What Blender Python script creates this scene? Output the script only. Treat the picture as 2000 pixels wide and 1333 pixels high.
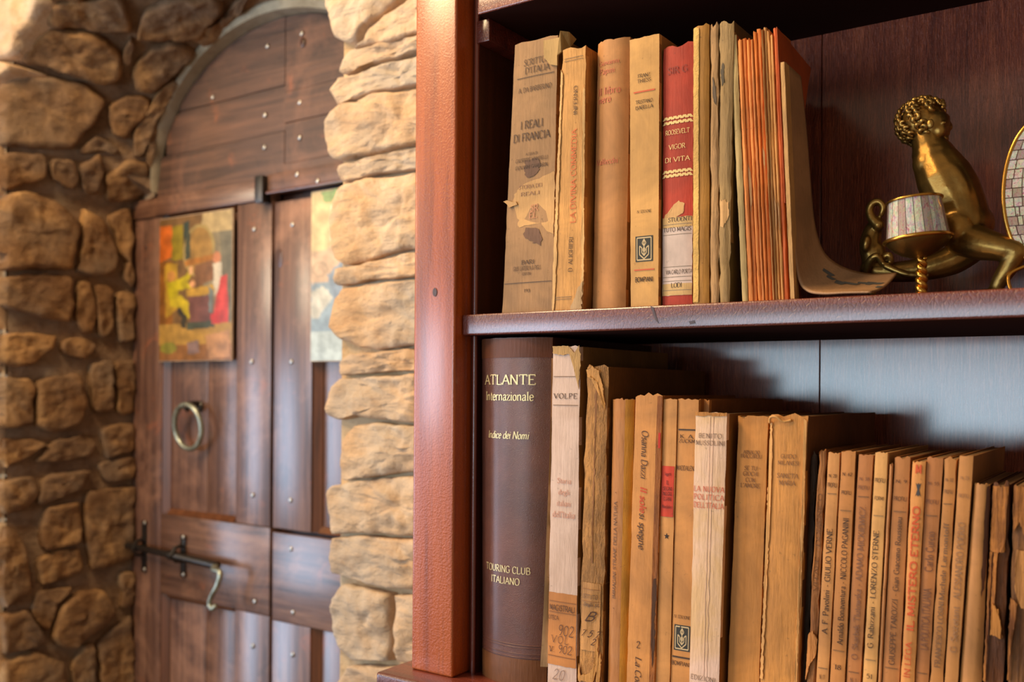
import bpy, bmesh, math, random
from mathutils import Vector, Matrix, noise
random.seed(7)
C = bpy.context.scene.collection
for o in list(bpy.data.objects): bpy.data.objects.remove(o)
# ---------------------------------------------------------------- camera
H = 1.45                      # eye height above the floor
FPX = 1873.0; PU, PV = 1000.0, 760.0
YAW = math.radians(34.8); ROLL = 0.007
CAM = Vector((0, 0, H))
ROT = Matrix.Rotation(YAW, 3, 'Z') @ Matrix.Rotation(math.pi/2, 3, 'X') @ Matrix.Rotation(ROLL, 3, 'Z')
cd = bpy.data.cameras.new('camera'); cam = bpy.data.objects.new('camera', cd); C.objects.link(cam)
cam.matrix_world = Matrix.Translation(CAM) @ ROT.to_4x4()
cd.sensor_width = 36; cd.sensor_fit = 'HORIZONTAL'; cd.lens = FPX/2000*36
cd.shift_y = (PV-666.5)/2000; cd.clip_start = 0.01
cd.dof.use_dof = True; cd.dof.focus_distance = 0.69; cd.dof.aperture_fstop = 7.0
bpy.context.scene.camera = cam
# ---------------------------------------------------------------- world and lights
def lin(c):
    r = []
    for x in c[:3]:
        x = x/255.0; r.append(x/12.92 if x <= .04045 else ((x+.055)/1.055)**2.4)
    return (r[0], r[1], r[2], 1.0)
w = bpy.data.worlds.new('world'); bpy.context.scene.world = w; w.use_nodes = True
w.node_tree.nodes['Background'].inputs[0].default_value = (1.0, .74, .50, 1)
w.node_tree.nodes['Background'].inputs[1].default_value = 0.30
def area(name, loc, target, sx, sy, power, col):
    l = bpy.data.lights.new(name, 'AREA'); l.shape = 'RECTANGLE'; l.size = sx; l.size_y = sy; l.energy = power; l.color = col
    o = bpy.data.objects.new(name, l); C.objects.link(o); o.location = loc
    o.rotation_euler = (Vector(target)-Vector(loc)).to_track_quat('-Z', 'Y').to_euler(); return o
# ceiling lamp above and to the left, warm
area('ceiling_lamp_light', (-1.12, .20, H+1.08), (-.6, .70, H), .26, .26, 12, (1, .76, .46))
area('second_lamp_light', (-1.25, -0.35, H+1.05), (-.6, .75, H), .35, .35, 15, (1, .72, .40))
# far warm lamp on the left that rakes across the door
area('side_lamp_light', (-2.35, -0.55, H+.55), (-1.2, 1.0, H), .30, .30, 9, (1, .82, .58))
# windows of the room behind the camera
area('window_light_back', (-1.10, -2.6, H-.10), (-.3, .8, H-.05), 1.8, .56, 28, (.62, .84, 1))
area('window_light_side', (-2.85, -2.2, H-.06), (-.5, .7, H-.05), .7, .56, 19, (.58, .78, 1))
area('window_light_left', (-4.6, -1.6, H-.62), (-1.2, 1.05, H-.2), 1.2, 1.4, 70, (.55, .74, 1))
vs = bpy.context.scene.view_settings
vs.view_transform = 'Standard'; vs.look = 'None'; vs.exposure = 0.05; vs.gamma = 1; vs.use_curve_mapping = False
# ---------------------------------------------------------------- helpers
def ray(u, v): return ROT @ Vector(((u-PU)/FPX, -(v-PV)/FPX, -1))
def px(u, v, Y): d = ray(u, v); return CAM + d*(Y/d.y)
def pxX(u, v, X): d = ray(u, v); return CAM + d*(X/d.x)
def dep(p): return -(ROT.transposed() @ (p-CAM)).z
def link(name, me, mat=None, parent=None, smooth=None):
    o = bpy.data.objects.new(name, me); C.objects.link(o)
    if mat: me.materials.append(mat)
    if parent:
        o.parent = parent
        loc = parent.location if not parent.parent else parent.location + parent.parent.location
        me.transform(Matrix.Translation(-Vector(loc)))
    if smooth is not None:
        me.shade_smooth()
        if smooth < 180: me.set_sharp_from_angle(angle=math.radians(smooth))
    return o
def mk(name, vs_, fs, mat=None, parent=None, smooth=None):
    me = bpy.data.meshes.new(name); me.from_pydata([tuple(v) for v in vs_], [], fs); me.update()
    return link(name, me, mat, parent, smooth)
def bmo(name, bm, mat=None, parent=None, smooth=None, recalc=True):
    if recalc: bmesh.ops.recalc_face_normals(bm, faces=bm.faces)
    me = bpy.data.meshes.new(name); bm.to_mesh(me); bm.free(); return link(name, me, mat, parent, smooth)
def empty(name, loc, label=None, cat=None, group=None, kind=None):
    o = bpy.data.objects.new(name, None); C.objects.link(o); o.location = loc; o.empty_display_size = .02
    return tag(o, label, cat, group, kind)
def tag(o, label=None, cat=None, group=None, kind=None):
    if label: o['label'] = label
    if cat: o['category'] = cat
    if group: o['group'] = group
    if kind: o['kind'] = kind
    return o
def box(bm, x0, x1, y0, y1, z0, z1, bev=0, seg=2):
    r = bmesh.ops.create_cube(bm, size=1)['verts']
    for v in r: v.co = Vector(((x0+x1)/2+v.co.x*(x1-x0), (y0+y1)/2+v.co.y*(y1-y0), (z0+z1)/2+v.co.z*(z1-z0)))
    if bev:
        es = list({e for v in r for e in v.link_edges})
        bmesh.ops.bevel(bm, geom=es, offset=bev, segments=seg, profile=.6, affect='EDGES')
def bx(name, x0, x1, y0, y1, z0, z1, mat, parent=None, bev=0.001, seg=2):
    bm = bmesh.new(); box(bm, x0, x1, y0, y1, z0, z1, bev, seg); return bmo(name, bm, mat, parent, 40)
def tube(bm, pts, rad, n=10, cap=True):
    """sweep a circle along pts; rad is a number or a list"""
    pts = [Vector(p) for p in pts]; rings = []
    up = Vector((0, 0, 1)); 
    for i, p in enumerate(pts):
        t = (pts[min(i+1, len(pts)-1)] - pts[max(i-1, 0)]).normalized()
        if i == 0:
            a = t.cross(up) if abs(t.dot(up)) < .95 else t.cross(Vector((1, 0, 0))); a.normalize()
        else: a = (a - t*a.dot(t)).normalized()
        b = t.cross(a); r = rad[i] if isinstance(rad, (list, tuple)) else rad
        rings.append([bm.verts.new(p + (a*math.cos(2*math.pi*k/n) + b*math.sin(2*math.pi*k/n))*r) for k in range(n)])
    for i in range(len(rings)-1):
        for k in range(n): bm.faces.new((rings[i][k], rings[i][(k+1) % n], rings[i+1][(k+1) % n], rings[i+1][k]))
    if cap: bm.faces.new(rings[0]); bm.faces.new(rings[-1][::-1])
def spl(pts, n=8):
    """catmull-rom through pts"""
    pts = [Vector(p) for p in pts]; out = []
    for i in range(len(pts)-1):
        p0 = pts[max(i-1, 0)]; p1 = pts[i]; p2 = pts[i+1]; p3 = pts[min(i+2, len(pts)-1)]
        for k in range(n):
            t = k/n
            out.append(.5*((2*p1)+(-p0+p2)*t+(2*p0-5*p1+4*p2-p3)*t*t+(-p0+3*p1-3*p2+p3)*t**3))
    out.append(pts[-1]); return out
def lathe(bm, prof, cx, cy, n=40, axis=None):
    rings = []
    for r, z in prof:
        rings.append([bm.verts.new((cx+r*math.cos(2*math.pi*k/n), cy+r*math.sin(2*math.pi*k/n), z)) for k in range(n)])
    for i in range(len(rings)-1):
        for k in range(n): bm.faces.new((rings[i][k], rings[i][(k+1) % n], rings[i+1][(k+1) % n], rings[i+1][k]))
# ---------------------------------------------------------------- materials
class NT:
    def __init__(s, name):
        s.m = bpy.data.materials.new(name); s.m.use_nodes = True; s.t = s.m.node_tree; s.n = s.t.nodes; s.l = s.t.links
        s.b = s.n['Principled BSDF']; s.tc = s.n.new('ShaderNodeTexCoord')
    def map(s, scale, src=None, rot=None):
        m = s.n.new('ShaderNodeMapping'); m.inputs['Scale'].default_value = scale
        if rot: m.inputs['Rotation'].default_value = rot
        s.l.new(src or s.tc.outputs['Object'], m.inputs[0]); return m.outputs[0]
    def noise(s, scale, vec=None, detail=6, rough=.6, dist=0):
        n = s.n.new('ShaderNodeTexNoise'); n.inputs['Scale'].default_value = scale; n.inputs['Detail'].default_value = detail
        n.inputs['Roughness'].default_value = rough; n.inputs['Distortion'].default_value = dist
        s.l.new(vec or s.tc.outputs['Object'], n.inputs['Vector']); return n.outputs[0]
    def ramp(s, fac, stops):
        r = s.n.new('ShaderNodeValToRGB'); e = r.color_ramp.elements
        while len(e) < len(stops): e.new(.5)
        for k, (p, c) in enumerate(stops): e[k].position = p; e[k].color = c if len(c) == 4 else lin(c)
        s.l.new(fac, r.inputs[0]); return r.outputs[0]
    def mix(s, fac, a, b, mode='MIX'):
        m = s.n.new('ShaderNodeMix'); m.data_type = 'RGBA'; m.blend_type = mode
        for i, x in ((0, fac), (6, a), (7, b)):
            if isinstance(x, (int, float)): m.inputs[i].default_value = x
            elif isinstance(x, tuple): m.inputs[i].default_value = x if len(x) == 4 else lin(x)
            else: s.l.new(x, m.inputs[i])
        return m.outputs[2]
    def math(s, op, a, b=0):
        m = s.n.new('ShaderNodeMath'); m.operation = op
        for i, x in enumerate((a, b)):
            if isinstance(x, (int, float)): m.inputs[i].default_value = x
            else: s.l.new(x, m.inputs[i])
        return m.outputs[0]
    def bump(s, h, strength, dist, prev=None):
        b = s.n.new('ShaderNodeBump'); b.inputs['Strength'].default_value = strength; b.inputs['Distance'].default_value = dist
        s.l.new(h, b.inputs['Height'])
        if prev: s.l.new(prev, b.inputs['Normal'])
        s.l.new(b.outputs[0], s.b.inputs['Normal']); return b.outputs[0]
    def set(s, **k):
        for n, x in k.items():
            i = s.b.inputs[n.replace('_', ' ')]
            if isinstance(x, (int, float)): i.default_value = x
            elif isinstance(x, tuple): i.default_value = x if len(x) == 4 else lin(x)
            else: s.l.new(x, i)
        return s.m
BW0 = (0, 0, 0, 1); BW1 = (1, 1, 1, 1)
def sc(c, k): return tuple(min(255, x*k) for x in c)
def paper(name, c, dark=None, k=.82, streak=.35, rough=.62, bump=.35, fib=(60, 60, 6), spec=.35, spot=.5, scl=1):
    """aged paper / card: blotches, vertical fibres, foxing"""
    wm = lambda q: (min(255, q[0]*1.03), q[1]*.955, q[2]*(.80 if min(q)/max(q) < .74 else .95)); dark = wm(dark) if dark else sc(wm(c), k); c = wm(c); t = NT(name)
    big = t.noise(22*scl, None, 5, .6, .4)
    col = t.mix(t.ramp(big, [(.36, BW0), (.66, BW1)]), dark, c)
    st = t.noise(9*scl, t.map(fib), 5, .65, .2)
    col = t.mix(t.math('MULTIPLY', t.ramp(st, [(.45, BW0), (.75, BW1)]), streak), col, sc(dark, .8))
    fx = t.noise(330, None, 3, .6); fx2 = t.noise(60, None, 2, .5)
    sp = t.math('MULTIPLY', t.ramp(fx, [(.64, BW0), (.72, BW1)]), t.ramp(fx2, [(.5, BW0), (.6, BW1)]))
    col = t.mix(t.math('MULTIPLY', sp, spot), col, sc(dark, .62))
    fine = t.noise(900, None, 3, .6)
    b1 = t.bump(st, bump, .0012); t.bump(fine, bump*.5, .0003, b1)
    return t.set(Base_Color=col, Roughness=rough, Specular_IOR_Level=spec)
def flat(name, c, rough=.5, metal=0, spec=.5, **k):
    t = NT(name); return t.set(Base_Color=c, Roughness=rough, Metallic=metal, Specular_IOR_Level=spec, **k)
def wood(name, c1, c2, c3, grain='z', rough=.33, coat=.6, peel=.25, gs=1, gb=.12, crack=0, coatr=.28, spec=.5, wear=0, coati=1.5, comb=0):
    t = NT(name); s = {'x': (1.2, 22, 22), 'y': (22, 1.2, 22), 'z': (22, 22, 1.2)}[grain]
    g = t.noise(3.2*gs, t.map(s), 8, .62, .8); g2 = t.noise(11*gs, t.map(tuple(q*1.7 for q in s)), 5, .7, .2)
    col = t.ramp(g, [(.30, c1), (.52, c2), (.74, c3)])
    col = t.mix(t.math('MULTIPLY', t.ramp(g2, [(.5, BW0), (.8, BW1)]), .45), col, sc(c1, .7))
    if wear:
        wn = t.noise(5.5, None, 7, .7, .5); col = t.mix(t.math('MULTIPLY', t.ramp(wn, [(.5, BW0), (.68, BW1)]), wear), col, sc(c3, 1.35))
        w2 = t.noise(14, None, 5, .7, .6); col = t.mix(t.math('MULTIPLY', t.ramp(w2, [(.60, BW0), (.70, BW1)]), wear), col, (172, 96, 58)); col = t.mix(t.math('MULTIPLY', t.ramp(w2, [(.28, BW1), (.40, BW0)]), wear), col, sc(c1, .6))
    pe = t.noise(620, None, 2, .5); b0 = None
    if comb: b0 = t.bump(t.noise(1, t.map((900, 900, 95)), 3, .6, .3), comb, .0028); col = t.mix(t.math('MULTIPLY', t.ramp(t.noise(1, t.map((700, 700, 40)), 4, .6), [(.5, BW0), (.62, BW1)]), .35), col, sc(c3, 1.25))
    b1 = t.bump(g2, gb, .0010, b0); b2 = t.bump(pe, peel, .0006, b1)
    if crack:
        vo = t.n.new('ShaderNodeTexVoronoi'); vo.feature = 'DISTANCE_TO_EDGE'; vo.inputs['Scale'].default_value = 420
        t.l.new(t.map((1.0, 1.0, .45)), vo.inputs['Vector'])
        t.bump(t.ramp(vo.outputs[0], [(0, BW0), (.12, BW1)]), crack, .0006, b2)
    return t.set(Base_Color=col, Roughness=rough, Coat_Weight=coat, Coat_Roughness=coatr, Specular_IOR_Level=spec, Coat_IOR=coati)
MAHOG_POST = wood('mahogany_post', (132, 54, 13), (176, 80, 20), (194, 94, 28), 'z', .40, .7, .8, gs=.7, coatr=.20, coati=1.6)
MAHOG_SHELF = wood('mahogany_shelf', (70, 24, 18), (108, 44, 32), (146, 70, 50), 'x', .40, .8, .8, gs=.9, crack=.35, coatr=.22, coati=1.7)
MAHOG_DARK = wood('mahogany_side', (52, 24, 14), (74, 36, 20), (86, 44, 26), 'z', .42, .3, .3)
MAHOG_BACK = wood('mahogany_back', (116, 48, 30), (156, 74, 50), (186, 98, 62), 'z', .42, 1.0, .45, gs=1.2, gb=1.0, coatr=.17, coati=1.72, comb=1.0)
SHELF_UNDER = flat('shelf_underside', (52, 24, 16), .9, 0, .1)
MAHOG_BEAD = wood('mahogany_bead', (90, 34, 24), (120, 52, 38), (135, 62, 45), 'z', .22, 1, .3)
DOORW = wood('old_door_wood', (58, 34, 26), (112, 76, 60), (148, 108, 86), 'z', .42, .8, .6, gs=.9, gb=1.0, coatr=.25, wear=.45)
DOORH = wood('old_door_wood_across', (60, 35, 26), (112, 76, 58), (148, 108, 84), 'x', .42, .8, .6, gs=.9, gb=1.0, coatr=.25, wear=.45)
TYMP = wood('tympanum_wood', (54, 36, 28), (90, 62, 48), (122, 84, 64), 'x', .5, .3, .5, gs=.8, gb=.9, wear=.5)
MOULD = wood('moulding_wood', (70, 38, 20), (104, 60, 34), (120, 72, 42), 'z', .35, .6, .3)
IRON = NT('wrought_iron'); IRON.bump(IRON.noise(300, None, 4), .4, .001); IRON = IRON.set(Base_Color=(74, 70, 68), Metallic=.85, Roughness=.36)
IRONR = NT('ring_iron'); IRONR.bump(IRONR.noise(300, None, 4), .4, .001)
IRONR = IRONR.set(Base_Color=IRONR.ramp(IRONR.noise(60), [(.35, (130, 128, 112)), (.65, (186, 192, 178))]), Metallic=.8, Roughness=.38)
STEEL = flat('nail_steel', (190, 185, 178), .3, .9)
def stonemat(name, cols, dark, grey, bumpk=1, var=.35):
    t = NT(name); oi = t.n.new('ShaderNodeObjectInfo')
    va = t.n.new('ShaderNodeVectorMath'); va.operation = 'ADD'; t.l.new(t.tc.outputs['Object'], va.inputs[0])
    cb = t.n.new('ShaderNodeCombineXYZ')
    t.l.new(t.math('MULTIPLY', oi.outputs['Random'], 7.0), cb.inputs[0]); t.l.new(t.math('MULTIPLY', oi.outputs['Random'], 3.0), cb.inputs[2])
    t.l.new(cb.outputs[0], va.inputs[1]); V = va.outputs[0]
    n1 = t.noise(16, V, 7, .62, .6); n2 = t.noise(45, V, 6, .65); n3 = t.noise(7, V, 3, .5, .3); mp = t.map((9, 9, 30), V); n4 = t.noise(2.0, mp, 6, .6, .5)
    col = t.ramp(n1, [(.30, cols[0]), (.48, cols[1]), (.68, cols[2])])
    col = t.mix(t.ramp(n3, [(.42, BW0), (.66, BW1)]), col, grey)
    col = t.mix(t.math('MULTIPLY', t.ramp(n2, [(.50, BW0), (.70, BW1)]), .45), col, dark)
    col = t.mix(t.math('MULTIPLY', oi.outputs['Random'], var), col, cols[0])
    b1 = t.bump(n4, .55*bumpk, .006); b2 = t.bump(n2, .7*bumpk, .003, b1); t.bump(t.noise(170, V, 5, .7), .7*bumpk, .0012, b2)
    return t.set(Base_Color=col, Roughness=.9, Specular_IOR_Level=.25)
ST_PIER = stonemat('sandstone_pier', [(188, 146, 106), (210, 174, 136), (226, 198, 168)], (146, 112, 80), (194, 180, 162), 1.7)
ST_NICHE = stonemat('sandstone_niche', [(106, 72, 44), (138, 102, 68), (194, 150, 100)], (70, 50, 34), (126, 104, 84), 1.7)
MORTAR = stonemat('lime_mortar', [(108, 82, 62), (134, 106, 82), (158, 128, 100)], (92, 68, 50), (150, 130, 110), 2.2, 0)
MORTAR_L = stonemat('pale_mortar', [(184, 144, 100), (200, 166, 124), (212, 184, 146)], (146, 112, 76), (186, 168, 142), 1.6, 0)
PLASTER = stonemat('plaster_rim', [(150, 138, 116), (170, 158, 136), (184, 174, 152)], (130, 114, 92), (166, 156, 138), .5, 0)
# ================================================================ setting: walls, niche, door
XC = -1.203; YF, YB = .82, 1.05; FLOOR = 0.0
def arch(t, z):
    """half width, spring height and rise of the niche at depth t, for a height z above the eye"""
    ab = .377 if z < .33 else (.322 if z > .40 else .377-(z-.33)/.07*.055)
    return .397+(ab-.397)*t, .47+(.35-.47)*t, .20+(.253-.20)*t
def g(P):
    z = P.z-H; t = min(1, max(0, (P.y-YF)/(YB-YF))); a, zs, h = arch(t, z)
    e = ((P.x-XC)/a)**2
    if z > zs: e += ((z-zs)/h)**2
    return e-1
def s_niche(u, v):
    d = ray(u, v); k0 = YF/d.y; k1 = YB/d.y
    P = CAM+d*k0
    if g(P) > 0: return P, Vector((0, -1, 0))
    lo = k0
    for i in range(1, 41):
        k = k0+(k1-k0)*i/40
        if g(CAM+d*k) > 0:
            hi = k
            for _ in range(14):
                m = (lo+hi)/2
                if g(CAM+d*m) > 0: hi = m
                else: lo = m
            P = CAM+d*lo; e = .002
            N = Vector((g(P+Vector((e, 0, 0)))-g(P-Vector((e, 0, 0))), g(P+Vector((0, e, 0)))-g(P-Vector((0, e, 0))), g(P+Vector((0, 0, e)))-g(P-Vector((0, 0, e)))))
            return P, -N.normalized()
        lo = k
    return CAM+d*k1, Vector((0, -1, 0))
def s_front(u, v): return px(u, v, YF), Vector((0, -1, 0))
def resample(poly, step):
    out = []; n = len(poly)
    for i in range(n):
        a = Vector(poly[i]); b = Vector(poly[(i+1) % n]); m = max(1, int((b-a).length/step))
        for k in range(m): out.append(a+(b-a)*k/m)
    for _ in range(1): out = [(out[i-1]+out[i]*3+out[(i+1) % len(out)])/5 for i in range(len(out))]
    return out
def stone(poly, surf, proud, depth, mat, parent, step=9, rough=1.0, deeprings=0, jit=2.5):
    pts = resample(poly, step); n = len(pts); sd = random.uniform(0, 100)
    c = sum(pts, Vector((0, 0)))/n; bm = bmesh.new(); rings = []
    pts = [p+Vector((noise.noise(Vector((p.x*.05, p.y*.05, sd))), noise.noise(Vector((p.x*.05, p.y*.05, sd+9)))))*jit for p in pts]
    N0 = surf(*c)[1]
    prof = [(1.0, -depth)]+[(1.0, -depth+(depth-.004)*(k+1)/(deeprings+1)) for k in range(deeprings)]
    prof += [(1.0, -.004), (.99, proud*.55), (.96, proud*.85), (.90, proud*.97), (.82, proud), (.72, proud*1.0), (.6, proud*1.02), (.48, proud*1.02), (.36, proud*1.0), (.24, proud), (.12, proud)]
    for ri, (s, h) in enumerate(prof):
        ring = []
        for p in pts:
            q = c+(p-c)*s
            if h < 0: P, N = surf(*q); N = N0 if abs(h) > .01 else N
            else: P, N = surf(*q)
            if h >= 0 or deeprings:
                f = noise.noise(P*28+Vector((sd, 0, 0)))*.6+noise.noise(P*80+Vector((sd, 5, 0)))*.5+abs(noise.noise(P*14+Vector((0, sd, 0))))*.9+abs(noise.noise(Vector((P.x*40, P.y*40, P.z*110+sd))))*.5
                P = P+N*(h+(f*.0075*rough if h > 0 else 0)) + (Vector((f*.006, 0, 0)) if deeprings and h < 0 else Vector((0, 0, 0)))
            else: P = P+N*h
            ring.append(bm.verts.new(P))
        rings.append(ring)
    for i in range(len(rings)-1):
        for k in range(n): bm.faces.new((rings[i][k], rings[i][(k+1) % n], rings[i+1][(k+1) % n], rings[i+1][k]))
    P, N = surf(*c); cv = bm.verts.new(P+N*proud*1.05)
    for k in range(n): bm.faces.new((rings[-1][k], rings[-1][(k+1) % n], cv))
    bm.faces.new(rings[0][::-1])
    return bmo('stone', bm, mat, parent, 55)
# front wall: mortar face with the niche cut out of it, 0.26 m thick
def fprof(n=40, t=0, off=0.0):
    z0 = -H; a, zs, h = arch(t, 1.0 if t else 0)
    pts = []
    a0 = arch(t, 0)[0]
    for k in range(10): pts.append((XC-a0-off, z0+(.33-z0)*k/10))
    for k in range(6): zz = .33+(zs-.33)*k/6 if zs > .34 else .33; pts.append((XC-arch(t, zz)[0]-off, zz))
    for k in range(n+1):
        th = math.pi-math.pi*k/n; pts.append((XC+(a+off)*math.cos(th), zs+(h+off)*math.sin(th)))
    for k in range(6)[::-1]: zz = .33+(zs-.33)*k/6 if zs > .34 else .33; pts.append((XC+arch(t, zz)[0]+off, zz))
    for k in range(10)[::-1]: pts.append((XC+a0+off, z0+(.33-z0)*k/10))
    return pts
wall_back = empty('wall_back', (XC, .9, 0), kind='structure')
bm = bmesh.new(); ip = fprof(off=.010)
vf = [bm.verts.new((x, YF+.012, H+z)) for x, z in ip]
outer = []
for x, z in ip:
    if z < .33: outer.append((-2.6 if x < XC else .9, z))
    else:
        th = math.atan2((z-.33)*1.2, x-XC); dx, dz = math.cos(th), math.sin(th)
        k = min((1.397/-dx) if dx < -1e-6 else 9e9, (2.103/dx) if dx > 1e-6 else 9e9, (1.05-.33)/dz if dz > 1e-6 else 9e9); outer.append((XC+dx*k, .33+dz*k))
vo = [bm.verts.new((x, YF+.012, H+z)) for x, z in outer]
vb = [bm.verts.new((v.co.x, 1.10, v.co.z)) for v in vo]
for i in range(len(ip)-1):
    bm.faces.new((vf[i], vf[i+1], vo[i+1], vo[i])); bm.faces.new((vo[i], vo[i+1], vb[i+1], vb[i]))
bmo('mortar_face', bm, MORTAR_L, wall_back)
for k_, (za_, zb_) in enumerate(((H-1.2, H+.50),)): bx('pier_core', XC+.377+.004, XC+.377+.25, YF+.004, YB+.02, za_, zb_, MORTAR_L, wall_back, .004)
# niche lining
bm = bmesh.new(); rows = []
for j in range(25):
    t = j/24; rows.append([bm.verts.new((x, YF+.012+(YB-YF-.004)*t, H+z)) for x, z in fprof(t=t if t else 0, off=.0015)])
for j in range(24):
    for i in range(len(rows[0])-1): bm.faces.new((rows[j][i], rows[j][i+1], rows[j+1][i+1], rows[j+1][i]))
for v in bm.verts:
    f = noise.noise(v.co*30)*.003; v.co.x += f; v.co.z += f
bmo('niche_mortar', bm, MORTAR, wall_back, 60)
bx('niche_back', -2.0, -.4, YB+.035, YB+.09, 0, H+1.0, MORTAR, wall_back, 0)
# ring of wall between the niche and the arched opening
bm = bmesh.new(); ri = fprof(t=1, off=.02); a_in = []
for x, z in ri:
    s = -1 if x < XC else 1
    if z <= .35: a_in.append((XC+s*.322, max(z, .345)) if z > .32 else None)
    else: th = math.atan2((z-.35)/.273, (x-XC)/.342); a_in.append((XC+.322*math.cos(th), .35+.253*math.sin(th)))
prev = None
for (x, z), q in zip(ri, a_in):
    if q is None: prev = None; continue
    cur = (bm.verts.new((x, YB+.006, H+z)), bm.verts.new((q[0], YB+.006, H+q[1])))
    if prev: bm.faces.new((prev[0], cur[0], cur[1], prev[1]))
    prev = cur
bmo('arch_ring', bm, MORTAR, wall_back)
PIER = [
 [(600,-70),(634,-20),(640,8),(652,45),(662,78),(690,90),(708,82),(722,55),(762,22),(805,-8),(830,-70)],
 [(692,97),(712,88),(728,60),(768,26),(812,-2),(836,-60),(920,-60),(920,60),(820,70),(765,88),(730,90)],
 [(668,146),(672,128),(690,102),(732,94),(820,76),(920,60),(920,92),(815,107),(760,122),(718,130),(692,148)],
 [(652,180),(668,157),(702,150),(760,128),(920,98),(920,160),(815,170),(740,182),(700,196),(662,208)],
 [(640,250),(650,226),(672,208),(745,188),(920,168),(920,262),(815,284),(760,294),(692,312),(658,314),(644,288)],
 [(664,345),(668,326),(712,314),(815,292),(920,272),(920,328),(810,335),(740,344),(700,352),(668,358)],
 [(648,430),(655,388),(668,364),(735,350),(810,341),(920,335),(920,478),(812,488),(760,498),(720,513),(682,520),(662,506),(651,470)],
 [(658,545),(666,527),(730,516),(812,494),(920,488),(920,534),(810,542),(740,548),(700,554),(668,562)],
 [(652,640),(656,585),(680,566),(740,553),(812,548),(920,542),(920,672),(808,676),(745,684),(702,678),(672,664)],
 [(662,712),(686,692),(735,690),(808,682),(920,680),(920,722),(806,725),(720,730),(692,733),(670,735)],
 [(645,790),(650,762),(668,740),(730,735),(806,731),(920,730),(920,824),(806,826),(742,818),(704,812),(668,822),(648,812)],
 [(667,900),(674,865),(692,836),(732,825),(806,832),(920,832),(920,914),(806,922),(742,930),(672,940)],
 [(643,970),(650,950),(700,938),(806,930),(920,924),(920,1040),(800,1046),(720,1040),(658,1042),(645,1000)],
 [(654,1080),(658,1048),(720,1046),(806,1052),(920,1048),(920,1154),(806,1150),(745,1144),(690,1130),(656,1120)],
 [(655,1190),(660,1165),(677,1140),(742,1152),(770,1158),(772,1290),(740,1288),(692,1290),(668,1260),(656,1225)],
 [(780,1160),(920,1162),(920,1294),(806,1296),(780,1290)],
 [(665,1335),(690,1297),(806,1302),(920,1302),(920,1420),(660,1420)],
 [(650,1560),(660,1428),(920,1428),(920,1560)]]
for p in PIER: stone(p, s_front, .009, .20, ST_PIER, wall_back, 7, 1.05, 4)
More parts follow.
